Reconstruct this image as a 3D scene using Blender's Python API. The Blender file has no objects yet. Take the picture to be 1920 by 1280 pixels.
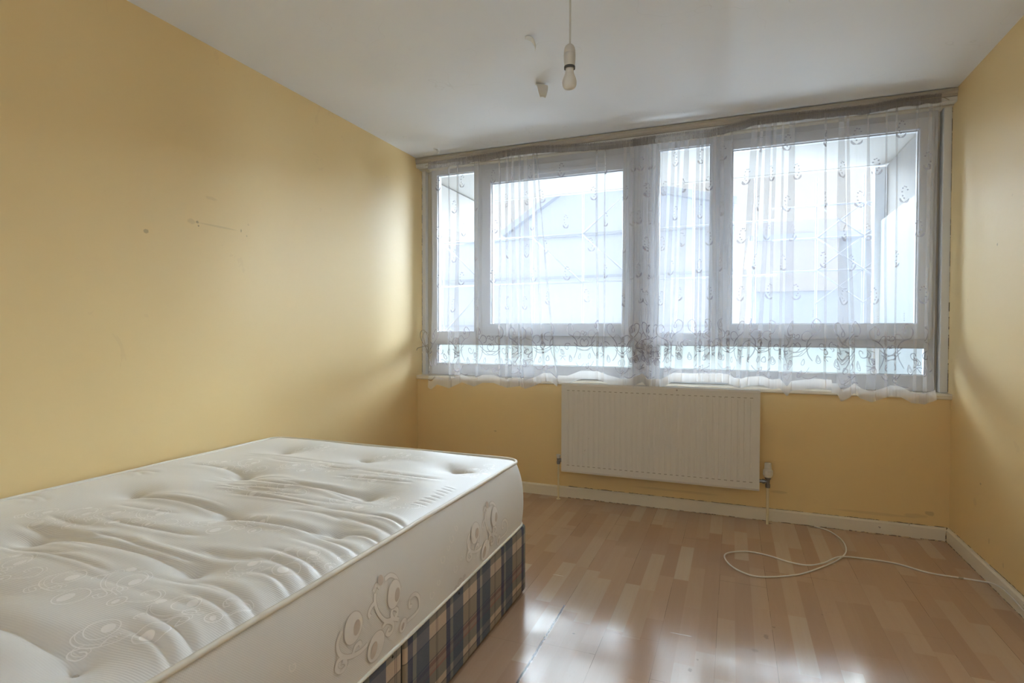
import bpy, bmesh, math, random
import numpy as np
from mathutils import Vector, Matrix, noise

random.seed(7)
S = bpy.context.scene
COL = S.collection

# ------------------------------------------------------------------ camera, light, exposure
HC = 1.0956
cam_d = bpy.data.cameras.new('camera'); cam_d.sensor_width = 36.0
cam_d.lens = 1038.82 / 1920 * 36.0; cam_d.clip_start = 0.02
cam = bpy.data.objects.new('camera', cam_d); COL.objects.link(cam)
cam.matrix_world = (Matrix.Translation((0, 0, HC)) @ Matrix.Rotation(0.3795, 4, 'Z')
                    @ Matrix.Rotation(math.pi / 2 - 0.0189, 4, 'X') @ Matrix.Rotation(0.002, 4, 'Z'))
S.camera = cam
S.view_settings.view_transform = 'Standard'
S.view_settings.look = 'None'
S.view_settings.exposure = 0.42
S.view_settings.gamma = 1.0
S.view_settings.use_curve_mapping = False
S.cycles.transparent_max_bounces = 48
S.cycles.max_bounces = 14
S.cycles.diffuse_bounces = 8
S.cycles.sample_clamp_indirect = 8.0

world = bpy.data.worlds.new('overcast_sky'); S.world = world
world.use_nodes = True
wn = world.node_tree.nodes; wl = world.node_tree.links
bg = wn['Background']
bg.inputs['Color'].default_value = (0.88, 0.93, 1.0, 1)
bg.inputs['Strength'].default_value = 1.15

def sun(name, strength, angle, elev, azim, color):
    d = bpy.data.lights.new(name, 'SUN'); d.energy = strength; d.angle = math.radians(angle); d.color = color
    o = bpy.data.objects.new(name, d); COL.objects.link(o)
    e = math.radians(elev); a = math.radians(azim)
    src = Vector((math.sin(a) * math.cos(e), math.cos(a) * math.cos(e), math.sin(e)))   # towards the light
    o.rotation_euler = src.to_track_quat('Z', 'Y').to_euler()
    o.location = src * 6 + Vector((-0.5, 3, 1))
    return o
sun('hazy_daylight', 20.0, 80, 20, -4, (0.73, 0.865, 1.0))
sun('street_bounce_fill', 21.0, 100, -22, 4, (0.74, 0.87, 1.0))  # added sun below the horizon, lifts the ceiling in place of street bounce
sun('sky_from_right', 27.0, 90, 8, 52, (0.80, 0.90, 1.0))
sun('sky_from_left', 26.0, 90, 8, -60, (0.80, 0.90, 1.0))

def area(name, loc, target, sx, sy, power, color):
    d = bpy.data.lights.new(name, 'AREA'); d.shape = 'RECTANGLE'; d.size = sx; d.size_y = sy; d.energy = power; d.color = color
    o = bpy.data.objects.new(name, d); COL.objects.link(o); o.location = loc
    o.rotation_euler = (Vector(loc) - Vector(target)).to_track_quat('Z', 'Y').to_euler()
    return o
area('rear_fill_light', (-0.3, -0.75, 1.5), (-0.4, 3.0, 1.2), 1.6, 1.3, 7, (0.72, 0.86, 1.0))  # added fill behind the camera, stands in for an unseen hallway

# ------------------------------------------------------------------ dimensions (metres)
XL, XR, YW, H, YB = -2.154, 1.059, 3.524, 2.35, -0.95
YC = 3.462                     # plane the curtains hang in

def WX(px):                    # photo column -> metres along the window wall, in the curtain plane
    u = (px - 960) / 1038.8; c, s = math.cos(0.3795), math.sin(0.3795)
    return YC * (u * c - s) / (u * s + c)

# ------------------------------------------------------------------ helpers
class MB:
    def __init__(self): self.v = []; self.f = []; self.m = []; self.cur = 0
    def add(self, vs, fs):
        b = len(self.v); self.v.extend([tuple(v) for v in vs])
        for f in fs: self.f.append(tuple(i + b for i in f)); self.m.append(self.cur)
    def box(self, x0, x1, y0, y1, z0, z1):
        self.add([(x0,y0,z0),(x1,y0,z0),(x1,y1,z0),(x0,y1,z0),(x0,y0,z1),(x1,y0,z1),(x1,y1,z1),(x0,y1,z1)],
                 [(3,2,1,0),(4,5,6,7),(0,1,5,4),(1,2,6,5),(2,3,7,6),(3,0,4,7)])
    def prism_x(self, prof, x0, x1):       # profile of (y,z) extruded along x
        n = len(prof)
        self.add([(x0, y, z) for y, z in prof] + [(x1, y, z) for y, z in prof],
                 [(i, (i+1) % n, n + (i+1) % n, n + i) for i in range(n)] + [tuple(range(n))[::-1], tuple(range(n, 2*n))])
    def prism_y(self, prof, y0, y1):
        n = len(prof)
        self.add([(x, y0, z) for x, z in prof] + [(x, y1, z) for x, z in prof],
                 [(i, (i+1) % n, n + (i+1) % n, n + i) for i in range(n)] + [tuple(range(n))[::-1], tuple(range(n, 2*n))])
    def lathe(self, prof, c, seg=32, axis='Z'):   # profile (r, h)
        vs = []; fs = []; n = len(prof)
        for k in range(seg):
            a = 2 * math.pi * k / seg
            for r, h in prof:
                p = (r * math.cos(a), r * math.sin(a), h)
                if axis == 'X': p = (h, p[0], p[1])
                if axis == 'Y': p = (p[0], h, p[1])
                vs.append((c[0] + p[0], c[1] + p[1], c[2] + p[2]))
        for k in range(seg):
            k2 = (k + 1) % seg
            for i in range(n - 1): fs.append((k*n+i, k2*n+i, k2*n+i+1, k*n+i+1))
        self.add(vs, fs)
    def tube(self, pts, r, seg=8, closed=False):
        pts = [Vector(p) for p in pts]; n = len(pts); vs = []; fs = []
        up = None
        for i, p in enumerate(pts):
            if closed: t = pts[(i+1) % n] - pts[i-1]
            else: t = pts[min(i+1, n-1)] - pts[max(i-1, 0)]
            t.normalize()
            if up is None:
                up = Vector((0,0,1)) if abs(t.z) < 0.9 else Vector((1,0,0))
            a = up - t * up.dot(t)
            if a.length < 1e-6: a = Vector((1,0,0)) - t * t.x
            a.normalize(); up = a; b = t.cross(a)
            rr = r(i / max(1, n-1)) if callable(r) else r
            for k in range(seg):
                w = 2 * math.pi * k / seg
                vs.append(p + (a * math.cos(w) + b * math.sin(w)) * rr)
        m = n if closed else n - 1
        for i in range(m):
            j = (i + 1) % n
            for k in range(seg): fs.append((i*seg+k, i*seg+(k+1) % seg, j*seg+(k+1) % seg, j*seg+k))
        if not closed:
            fs.append(tuple(range(seg))[::-1]); fs.append(tuple((n-1)*seg + k for k in range(seg)))
        self.add(vs, fs)
    def build(self, name, mats, parent=None, smooth=False, bevel=0, bseg=2):
        me = bpy.data.meshes.new(name); me.from_pydata(self.v, [], self.f)
        if not isinstance(mats, (list, tuple)): mats = [mats]
        for m in mats: me.materials.append(m)
        me.polygons.foreach_set('material_index', self.m)
        if smooth: me.polygons.foreach_set('use_smooth', [True] * len(me.polygons))
        me.update()
        o = bpy.data.objects.new(name, me); COL.objects.link(o)
        if parent:
            o.parent = parent; o.matrix_parent_inverse = Matrix.Translation(-Vector(parent.location))
        if bevel:
            b = o.modifiers.new('bevel', 'BEVEL'); b.width = bevel; b.segments = bseg; b.limit_method = 'ANGLE'; b.angle_limit = math.radians(40)
            b.harden_normals = False
        return o

def tag(o, label=None, cat=None, group=None, kind=None):
    if label: o['label'] = label
    if cat: o['category'] = cat
    if group: o['group'] = group
    if kind: o['kind'] = kind
    return o
def empty(name, loc, **k):
    o = bpy.data.objects.new(name, None); COL.objects.link(o); o.location = loc; o.empty_display_size = 0.1
    return tag(o, **k)
def catmull(pts, n=8, closed=False):
    P = [Vector(p) for p in pts]; out = []; m = len(P)
    rng = range(m if closed else m - 1)
    for i in rng:
        if closed: a, b, c, d = P[i-1], P[i], P[(i+1) % m], P[(i+2) % m]
        else: a, b, c, d = P[max(i-1,0)], P[i], P[i+1], P[min(i+2,m-1)]
        for k in range(n):
            t = k / n
            out.append(0.5*((2*b)+(c-a)*t+(2*a-5*b+4*c-d)*t*t+(3*b-a-3*c+d)*t**3))
    if not closed: out.append(P[-1])
    return out

# ------------------------------------------------------------------ materials
class NT:
    def __init__(self, name):
        self.mat = bpy.data.materials.new(name); self.mat.use_nodes = True
        self.t = self.mat.node_tree; self.n = self.t.nodes; self.l = self.t.links
        self.b = self.n['Principled BSDF']; self.out = self.n['Material Output']
    def node(self, typ, **k):
        n = self.n.new(typ)
        for a, v in k.items(): setattr(n, a, v)
        return n
    def put(self, sock, v):
        if v is None: return
        if isinstance(v, bpy.types.NodeSocket): self.l.new(v, sock)
        else: sock.default_value = v
    def math(self, op, a, b=None, c=None, clamp=False):
        n = self.node('ShaderNodeMath', operation=op, use_clamp=clamp)
        self.put(n.inputs[0], a)
        if b is not None: self.put(n.inputs[1], b)
        if c is not None: self.put(n.inputs[2], c)
        return n.outputs[0]
    def pos(self):
        return self.node('ShaderNodeNewGeometry').outputs['Position']
    def xyz(self, v=None):
        n = self.node('ShaderNodeSeparateXYZ'); self.l.new(v or self.pos(), n.inputs[0]); return n.outputs
    def comb(self, x, y, z):
        n = self.node('ShaderNodeCombineXYZ')
        for i, v in enumerate((x, y, z)): self.put(n.inputs[i], v)
        return n.outputs[0]
    def noise(self, scale, detail=3, rough=0.5, vec=None, dist=0.0):
        n = self.node('ShaderNodeTexNoise'); n.inputs['Scale'].default_value = scale
        n.inputs['Detail'].default_value = detail; n.inputs['Roughness'].default_value = rough
        n.inputs['Distortion'].default_value = dist
        self.l.new(vec or self.pos(), n.inputs['Vector']); return n.outputs['Fac']
    def white(self, vec):
        n = self.node('ShaderNodeTexWhiteNoise', noise_dimensions='3D'); self.l.new(vec, n.inputs['Vector']); return n.outputs['Value']
    def mix(self, f, a, b):
        n = self.node('ShaderNodeMix', data_type='RGBA'); self.put(n.inputs[0], f)
        self.put(n.inputs[6], a); self.put(n.inputs[7], b); return n.outputs[2]
    def ramp(self, f, stops, interp='LINEAR'):
        n = self.node('ShaderNodeValToRGB'); n.color_ramp.interpolation = interp
        e = n.color_ramp.elements
        while len(e) > 1: e.remove(e[-1])
        e[0].position = stops[0][0]; e[0].color = (*stops[0][1], 1)
        for p, c in stops[1:]:
            q = e.new(p); q.color = (*c, 1)
        self.put(n.inputs[0], f); return n.outputs[0]
    def bump(self, h, strength=0.3, dist=0.01):
        n = self.node('ShaderNodeBump'); n.inputs['Strength'].default_value = strength; n.inputs['Distance'].default_value = dist
        self.l.new(h, n.inputs['Height']); self.l.new(n.outputs[0], self.b.inputs['Normal'])
    def col(self, v): self.put(self.b.inputs['Base Color'], (*v, 1) if isinstance(v, tuple) and len(v) == 3 else v)
    def rough(self, v): self.put(self.b.inputs['Roughness'], v)
    def spec(self, v): self.b.inputs['Specular IOR Level'].default_value = v
    def spot(self, x, y, z, r, sx=1, sy=1, sz=1):      # soft-edged blotch around a place
        p = self.node('ShaderNodeMapping'); p.inputs['Location'].default_value = (-x*sx/r, -y*sy/r, -z*sz/r)
        p.inputs['Scale'].default_value = (sx/r, sy/r, sz/r); self.l.new(self.pos(), p.inputs[0])
        d = self.node('ShaderNodeVectorMath', operation='LENGTH'); self.l.new(p.outputs[0], d.inputs[0])
        w = self.noise(1.6 / r * 0.5, 3)
        dd = self.math('ADD', d.outputs['Value'], self.math('MULTIPLY', self.math('SUBTRACT', w, 0.5), 1.6))
        m = self.node('ShaderNodeMapRange'); m.inputs[1].default_value = 1.15; m.inputs[2].default_value = 0.75
        self.l.new(dd, m.inputs[0]); return m.outputs[0]

def plain(name, c, rough=0.5, metal=0.0, spec=0.5, var=0.05, nscale=9.0):
    t = NT(name); f = t.noise(nscale, 3)
    a = tuple(max(0, x * (1 - var)) for x in c); b = tuple(min(1, x * (1 + var)) for x in c)
    t.col(t.mix(f, (*a, 1), (*b, 1))); t.rough(rough); t.b.inputs['Metallic'].default_value = metal; t.spec(spec)
    return t.mat

def wall_paint(name, spots=(), scuffs=()):
    t = NT(name)
    big = t.noise(1.3, 4, 0.55); fine = t.noise(60, 2)
    c = t.mix(big, (0.82, 0.62, 0.305, 1), (0.85, 0.65, 0.335, 1))
    sm = t.noise(4.0, 5, 0.65, dist=0.6)
    c = t.mix(t.math('MULTIPLY', t.math('GREATER_THAN', sm, 0.68), 0.12), c, (0.62, 0.42, 0.24, 1))
    for s in spots:
        x, y, z, r, dk = s[:5]; sc = s[5:] if len(s) > 5 else (1, 1, 1)
        c = t.mix(t.math('MULTIPLY', t.spot(x, y, z, r, *sc), dk * 0.7), c, (0.22, 0.14, 0.09, 1))
    t.col(c); t.rough(t.math('ADD', 0.42, t.math('MULTIPLY', big, 0.15))); t.spec(0.45)
    h = t.math('ADD', t.math('MULTIPLY', t.noise(2.2, 2), 4.0), t.math('ADD', t.math('MULTIPLY', t.noise(9, 3), 1.0), t.math('MULTIPLY', fine, 0.12)))
    t.bump(h, 0.25, 0.006)
    return t.mat

M = {}
M['paint_left'] = wall_paint('yellow_wall_paint_left', [
    (XL, 1.502, 1.487, 0.009, 0.6), (XL, 1.728, 1.563, 0.006, 0.7), (XL, 1.733, 1.548, 0.004, 0.8), (XL, 1.957, 1.563, 0.008, 0.7, 1, 2.4, 1),
    (XL, 1.70, 1.561, 0.018, 0.22, 1, 1, 1.6), (XL, 1.84, 1.562, 0.11, 0.22, 1, 1, 26), (XL, 1.99, 1.545, 0.0035, 0.5), (XL, 2.0, 1.60, 0.005, 0.2),
    (XL, 1.80, 1.68, 0.02, 0.15, 1, 0.6, 3)])
M['paint_front'] = wall_paint('yellow_wall_paint_front', [
    (-1.53, YW, 0.40, 0.012, 0.45, 1.0, 1, 2.5), (0.975, YW, 0.135, 0.018, 0.4, 1, 1, 1.3), (0.90, YW, 0.115, 0.05, 0.22, 1, 1, 4),
    (0.7, YW, 0.105, 0.18, 0.2, 1, 1, 26), (0.26, YW, 0.17, 0.04, 0.25, 1, 1, 5), (-0.3, YW, 0.115, 0.25, 0.2, 1, 1, 30)])
M['paint_right'] = wall_paint('yellow_wall_paint_right', [
    (XR, 3.012, 1.474, 0.006, 0.6), (XR, 2.881, 1.658, 0.006, 0.2), (XR, 3.14, 0.40, 0.011, 0.5, 1, 1, 2), (XR, 3.04, 0.17, 0.013, 0.3, 1, 2, 1),
    (XR, 2.9, 0.12, 0.012, 0.3, 1, 2, 1), (XR, 3.2, 0.30, 0.02, 0.15)])
M['paint_back'] = wall_paint('yellow_wall_paint_back')

def ceiling_mat():
    t = NT('white_ceiling_paint')
    c = t.mix(t.noise(1.1, 4), (0.83, 0.86, 0.91, 1), (0.87, 0.90, 0.95, 1))
    v = t.node('ShaderNodeTexVoronoi', feature='DISTANCE_TO_EDGE'); v.inputs['Scale'].default_value = 2.1
    dn = t.node('ShaderNodeTexNoise'); dn.inputs['Scale'].default_value = 3.0
    t.l.new(t.pos(), dn.inputs['Vector'])
    vm = t.node('ShaderNodeVectorMath', operation='ADD'); t.l.new(t.pos(), vm.inputs[0]); t.l.new(dn.outputs['Color'], vm.inputs[1])
    t.l.new(vm.outputs[0], v.inputs['Vector'])
    crack = t.math('LESS_THAN', v.outputs['Distance'], 0.004)
    patch = t.math('GREATER_THAN', t.noise(1.9, 3), 0.60)
    c = t.mix(t.math('MULTIPLY', t.math('MULTIPLY', crack, patch), 0.12), c, (0.45, 0.44, 0.42, 1))
    t.col(c); t.rough(0.5); t.spec(0.35)
    t.bump(t.math('ADD', t.math('MULTIPLY', t.noise(1.6, 2), 6.0), t.noise(7, 3)), 0.25, 0.006)
    return t.mat
M['ceiling'] = ceiling_mat()

def floor_mat():
    t = NT('beech_laminate')
    x, y, z = t.xyz()
    W = 0.1893; s = W / 3
    xr = t.math('ADD', x, 0.614 + 20 * W)
    row = t.math('FLOOR', t.math('DIVIDE', xr, s)); prow = t.math('FLOOR', t.math('DIVIDE', xr, W))
    fx = t.math('FRACT', t.math('DIVIDE', xr, s)); px = t.math('FRACT', t.math('DIVIDE', xr, W))
    off = t.white(t.comb(row, 3.3, 1.7)); L = 0.40
    yy = t.math('ADD', t.math('DIVIDE', y, L), t.math('MULTIPLY', off, 7.0)); cell = t.math('FLOOR', yy); fy = t.math('FRACT', yy)
    r1 = t.white(t.comb(row, cell, 5.1)); r2 = t.white(t.comb(row, cell, 9.7))
    base = t.ramp(r1, [(0, (0.47, 0.315, 0.215)), (0.3, (0.505, 0.35, 0.24)), (0.6, (0.53, 0.37, 0.255)), (0.85, (0.55, 0.41, 0.29)), (1, (0.59, 0.47, 0.345))])
    gv = t.comb(t.math('MULTIPLY', x, 55), t.math('ADD', t.math('MULTIPLY', y, 2.6), t.math('MULTIPLY', r2, 30)), t.math('MULTIPLY', r1, 20))
    g = t.noise(1.0, 4, 0.6, gv, 0.7)
    c = t.mix(t.math('MULTIPLY', g, 0.30), base, (0.38, 0.22, 0.13, 1))
    fl = t.noise(1.0, 2, 0.5, t.comb(t.math('MULTIPLY', x, 350), t.math('MULTIPLY', y, 30), 0.0))
    c = t.mix(t.math('MULTIPLY', t.math('GREATER_THAN', fl, 0.66), 0.10), c, (0.30, 0.17, 0.10, 1))
    # board joints every third strip and at board ends
    jl = t.math('LESS_THAN', px, 0.007)
    po = t.white(t.comb(prow, 8.8, 2.2)); py = t.math('FRACT', t.math('ADD', t.math('DIVIDE', y, 1.29), t.math('MULTIPLY', po, 5.0)))
    jy = t.math('LESS_THAN', py, 0.0012)
    j = t.math('MAXIMUM', jl, jy)
    wear = t.math('GREATER_THAN', t.noise(3.0, 3), 0.53)
    c = t.mix(t.math('MULTIPLY', j, t.math('ADD', 0.25, t.math('MULTIPLY', wear, 0.45))), c, (0.10, 0.06, 0.04, 1))
    # the gaping joint beside the bed and its lifted pale lip
    nz = t.noise(22, 3)
    xd = t.math('SUBTRACT', x, t.math('ADD', -0.6155, t.math('MULTIPLY', t.math('SUBTRACT', nz, 0.5), 0.006)))
    near = t.math('LESS_THAN', y, 2.12)
    gap = t.math('MULTIPLY', t.math('LESS_THAN', t.math('ABSOLUTE', xd), t.math('MULTIPLY', 0.0035, t.math('GREATER_THAN', t.noise(7, 3), 0.40))), near)
    lip = t.math('MULTIPLY', t.math('LESS_THAN', t.math('ABSOLUTE', t.math('SUBTRACT', xd, 0.0045)), t.math('MULTIPLY', 0.0028, t.math('GREATER_THAN', t.noise(15, 3), 0.45))), near)
    c = t.mix(gap, c, (0.05, 0.032, 0.024, 1)); c = t.mix(t.math('MULTIPLY', lip, 0.45), c, (0.62, 0.52, 0.43, 1))
    for sx, sy, r, dk, a, b in ((-0.527,1.93,0.007,.7,1,1), (-0.02,1.63,0.006,.8,1,1), (0.0,1.72,.005,.7,1,1), (-0.12,1.86,.009,.6,1,.6), (-0.10,1.93,.006,.6,1,1),
                           (0.12,2.17,0.012,.5,1,.5), (0.15,2.25,.008,.5,1,1), (0.08,2.06,.015,.3,1,1), (0.33,2.42,.006,.4,1,1),(0.9,3.49,.03,.5,.6,2),(0.72,3.495,.03,.4,.5,3),(.434,3.49,.03,.7,.7,2), (0.2,3.47,.03,.6,1,2)):
        c = t.mix(t.math('MULTIPLY', t.spot(sx, sy, 0, r * 0.7, a, b, 1), dk * 0.7), c, (0.08, 0.055, 0.045, 1))
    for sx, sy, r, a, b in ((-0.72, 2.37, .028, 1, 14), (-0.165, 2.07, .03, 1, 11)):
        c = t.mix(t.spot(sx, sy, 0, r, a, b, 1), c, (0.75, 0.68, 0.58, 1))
    t.col(c)
    t.rough(t.math('ADD', 0.085, t.math('ADD', t.math('MULTIPLY', t.noise(1.7, 4), 0.12), t.math('MULTIPLY', r2, 0.05)))); t.spec(0.52)
    # every board lies at its own slight tilt, so reflections break at the joints
    h = t.math('ADD', t.math('MULTIPLY', t.noise(2.4, 2), 3.0), t.math('ADD', t.math('MULTIPLY', j, -1.0), t.math('MULTIPLY', t.math('MULTIPLY', px, t.math('SUBTRACT', po, 0.5)), 1.0)))
    t.bump(h, 0.22, 0.004)
    return t.mat
M['floor'] = floor_mat()

def skirting_mat():
    t = NT('worn_cream_gloss')
    c = t.mix(t.noise(5, 4), (0.78, 0.71, 0.58, 1), (0.83, 0.78, 0.67, 1))
    d = t.math('GREATER_THAN', t.noise(14, 4, 0.6), 0.70)
    c = t.mix(t.math('MULTIPLY', d, 0.6), c, (0.16, 0.11, 0.08, 1)); t.col(c); t.rough(0.4)
    t.bump(t.noise(12, 3), 0.2, 0.004); return t.mat
M['skirting'] = skirting_mat()
def grime_mat():
    t = NT('mould_stained_edge')
    c = t.mix(t.math('GREATER_THAN', t.noise(26, 4, 0.7), 0.52), (0.16, 0.12, 0.08, 1), (0.62, 0.48, 0.28, 1)); t.col(c); t.rough(0.8); return t.mat
M['grime'] = grime_mat()
M['trim'] = plain('dirty_cream_batten', (0.50, 0.45, 0.38), 0.5, var=0.12, nscale=4)
M['trim_white'] = plain('old_white_gloss', (0.72, 0.71, 0.68), 0.35, var=0.06, nscale=6)
M['sill'] = plain('cream_painted_sill', (0.76, 0.69, 0.56), 0.4, var=0.08, nscale=7)
M['upvc'] = plain('white_window_plastic', (0.56, 0.575, 0.61), 0.3, var=0.02)
M['gasket'] = plain('grey_gasket', (0.18, 0.18, 0.19), 0.6)
M['reveal'] = plain('cream_reveal', (0.66, 0.60, 0.48), 0.5, var=0.08)

def glass_mat():
    t = NT('window_glass'); tr = t.node('ShaderNodeBsdfTransparent'); tr.inputs[0].default_value = (0.97, 0.985, 0.98, 1)
    gl = t.node('ShaderNodeBsdfGlossy'); gl.inputs['Roughness'].default_value = 0.02
    fr = t.node('ShaderNodeFresnel'); fr.inputs[0].default_value = 1.45
    # faint smear of dust on the pane
    df = t.node('ShaderNodeBsdfDiffuse'); df.inputs[0].default_value = (0.8, 0.8, 0.8, 1)
    m0 = t.node('ShaderNodeMixShader'); t.l.new(t.math('MULTIPLY', t.noise(3, 4), 0.06), m0.inputs[0]); t.l.new(tr.outputs[0], m0.inputs[1]); t.l.new(df.outputs[0], m0.inputs[2])
    m = t.node('ShaderNodeMixShader'); t.l.new(fr.outputs[0], m.inputs[0]); t.l.new(m0.outputs[0], m.inputs[1]); t.l.new(gl.outputs[0], m.inputs[2])
    t.l.new(m.outputs[0], t.out.inputs[0]); return t.mat
M['glass'] = glass_mat()

def sheer(name, dens, color, weave=0.12, trans=0.62):
    """thin woven net: open weave lets light straight through, threads scatter it; more thread is seen at a grazing angle"""
    t = NT(name)
    tr = t.node('ShaderNodeBsdfTransparent')
    df = t.node('ShaderNodeBsdfDiffuse'); df.inputs[0].default_value = (*color, 1)
    tl = t.node('ShaderNodeBsdfTranslucent'); tl.inputs[0].default_value = (*color, 1)
    ms = t.node('ShaderNodeMixShader'); ms.inputs[0].default_value = trans; t.l.new(df.outputs[0], ms.inputs[1]); t.l.new(tl.outputs[0], ms.inputs[2])
    g = t.node('ShaderNodeNewGeometry')
    dot = t.node('ShaderNodeVectorMath', operation='DOT_PRODUCT'); t.l.new(g.outputs['Incoming'], dot.inputs[0]); t.l.new(g.outputs['Normal'], dot.inputs[1])
    ca = t.math('MAXIMUM', t.math('ABSOLUTE', dot.outputs['Value']), 0.6)
    x, y, z = t.xyz()
    wv = t.noise(1.0, 2, 0.5, t.comb(t.math('MULTIPLY', x, 160), 0.0, t.math('MULTIPLY', z, 3)))
    d0 = t.math('ADD', dens - weave / 2, t.math('MULTIPLY', wv, weave))
    f = t.math('SUBTRACT', 1.0, t.math('POWER', t.math('SUBTRACT', 1.0, d0), t.math('DIVIDE', 1.0, ca)), clamp=True)
    m = t.node('ShaderNodeMixShader'); t.l.new(f, m.inputs[0]); t.l.new(tr.outputs[0], m.inputs[1]); t.l.new(ms.outputs[0], m.inputs[2])
    t.l.new(m.outputs[0], t.out.inputs[0]); return t.mat
M['net'] = sheer('white_net', 0.235, (0.72, 0.72, 0.745), 0.03, 0.16)
M['net_hem'] = sheer('scalloped_hem', 0.62, (0.90, 0.88, 0.86), 0.1, 0.3)
M['heading'] = sheer('grimy_heading_tape', 0.60, (0.52, 0.47, 0.43), 0.25, 0.4)
M['stitch'] = sheer('grey_stitching', 0.55, (0.46, 0.43, 0.46), 0.1, 0.4)
M['stitch_border'] = sheer('border_stitching', 0.50, (0.42, 0.37, 0.40), 0.1, 0.4)

def ticking(name, c, micro):
    t = NT(name)
    cc = t.mix(t.noise(2.0, 4), (*[k * 0.96 for k in c], 1), (*c, 1))
    st = t.math('GREATER_THAN', t.noise(1.6, 4, 0.6), 0.60)
    cc = t.mix(t.math('MULTIPLY', st, 0.05), cc, (0.62, 0.50, 0.34, 1)); t.col(cc)
    x, y, z = t.xyz()
    if micro == 'rib':
        h = t.math('SINE', t.math('MULTIPLY', y, 1400)); t.rough(0.42); t.spec(0.5); t.bump(h, 0.12, 0.001)
        t.b.inputs['Sheen Weight'].default_value = 0.2
    else:
        h = t.math('MULTIPLY', t.math('SINE', t.math('MULTIPLY', y, 1250)), t.math('SINE', t.math('MULTIPLY', z, 1250)))
        cc2 = t.mix(t.math('MULTIPLY', t.math('GREATER_THAN', h, 0.1), 0.16), cc, (0.45, 0.42, 0.38, 1)); t.col(cc2)
        t.rough(0.6); t.spec(0.35); t.bump(h, 0.12, 0.001)
    return t.mat
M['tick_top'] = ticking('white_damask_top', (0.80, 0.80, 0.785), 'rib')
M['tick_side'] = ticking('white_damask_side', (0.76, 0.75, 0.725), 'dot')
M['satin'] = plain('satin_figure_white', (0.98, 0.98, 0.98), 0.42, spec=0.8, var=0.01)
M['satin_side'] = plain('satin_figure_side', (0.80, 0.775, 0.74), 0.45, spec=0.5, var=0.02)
M['satin_line'] = plain('figure_outline', (0.60, 0.565, 0.53), 0.6, var=0.02)
M['satin_disc'] = plain('figure_disc', (0.60, 0.53, 0.47), 0.55, var=0.04)
M['piping'] = plain('cream_piping', (0.78, 0.75, 0.66), 0.5, var=0.04, nscale=30)

def plaid():
    t = NT('blue_plaid_ticking')
    x, y, z = t.xyz()
    q = t.math('ADD', y, t.math('MULTIPLY', x, -0.93))      # runs round the corner
    wob = t.math('MULTIPLY', t.math('SUBTRACT', t.noise(9, 2), 0.5), 0.006)
    u = t.math('FRACT', t.math('DIVIDE', t.math('ADD', t.math('ADD', q, wob), -0.744 - 1.478 + 2.15), 0.215))
    V = t.ramp(u, [(0, (0.03, 0.045, 0.12)), (0.12, (0.20, 0.22, 0.21)), (0.21, (0.06, 0.09, 0.15)), (0.53, (0.42, 0.32, 0.22)), (0.71, (0.05, 0.04, 0.05)),
                   (0.722, (0.40, 0.31, 0.22)), (0.745, (0.05, 0.04, 0.05)), (0.757, (0.42, 0.33, 0.23))], 'CONSTANT')
    zz = t.math('FRACT', t.math('DIVIDE', t.math('ADD', z, t.math('MULTIPLY', wob, 0.6)), 0.32))
    Hh = t.ramp(zz, [(0, (0.26, 0.23, 0.19)), (0.12, (0.05, 0.05, 0.07)), (0.135, (0.60, 0.47, 0.36)), (0.20, (0.13, 0.16, 0.16)), (0.31, (0.26, 0.08, 0.09)), (0.335, (0.28, 0.19, 0.17)), (0.385, (0.13, 0.03, 0.06)),
                     (0.425, (0.30, 0.22, 0.20)), (0.435, (0.06, 0.05, 0.08)), (0.45, (0.25, 0.22, 0.18)), (0.64, (0.04, 0.04, 0.06)), (0.652, (0.68, 0.53, 0.42)), (0.78, (0.17, 0.19, 0.18))], 'CONSTANT')
    fac = t.ramp(u, [(0, (0.18,)*3), (0.12, (0.35,)*3), (0.21, (0.16,)*3), (0.53, (0.62,)*3), (0.71, (0.2,)*3), (0.722, (0.62,)*3), (0.745, (0.2,)*3), (0.757, (0.62,)*3)], 'CONSTANT')
    c = t.mix(fac, V, Hh)
    c = t.mix(t.math('MULTIPLY', t.noise(300, 2), 0.25), c, (0.30, 0.28, 0.25, 1)); t.col(c); t.rough(0.75); t.spec(0.25)
    t.bump(t.noise(6, 3), 0.3, 0.01); return t.mat
M['plaid'] = plaid()
M['plastic_dark'] = plain('dark_seam', (0.03, 0.03, 0.03), 0.6)

def rad_mat():
    t = NT('cream_radiator_enamel')
    c = t.mix(t.noise(2.2, 4), (0.72, 0.69, 0.64, 1), (0.77, 0.745, 0.70, 1))
    d = t.math('GREATER_THAN', t.noise(40, 3, 0.6), 0.735)
    c = t.mix(t.math('MULTIPLY', d, 0.45), c, (0.35, 0.28, 0.2, 1)); t.col(c); t.rough(0.35); return t.mat
M['rad'] = rad_mat()
M['rad_dark'] = plain('dark_slot_tone', (0.42, 0.38, 0.32), 0.8)  # even darker tone for the slot bars and the badge
M['brass'] = plain('tarnished_valve_metal', (0.30, 0.29, 0.28), 0.35, metal=0.85)
M['valve_white'] = plain('white_valve_plastic', (0.74, 0.71, 0.64), 0.4)
M['pipe'] = plain('cream_painted_pipe', (0.78, 0.68, 0.46), 0.4, var=0.08)
M['cable'] = plain('white_cable_sheath', (0.78, 0.75, 0.70), 0.4, var=0.04)
M['wire_old'] = plain('grubby_thin_wire', (0.42, 0.36, 0.27), 0.5)
M['holder'] = plain('white_lampholder_plastic', (0.66, 0.65, 0.62), 0.4)
M['cord'] = plain('flex_sheath', (0.60, 0.60, 0.57), 0.5)
M['bulb'] = plain('frosted_bulb', (0.78, 0.78, 0.76), 0.35)
M['bulb_base'] = plain('grey_bulb_collar', (0.55, 0.56, 0.55), 0.5)
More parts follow.
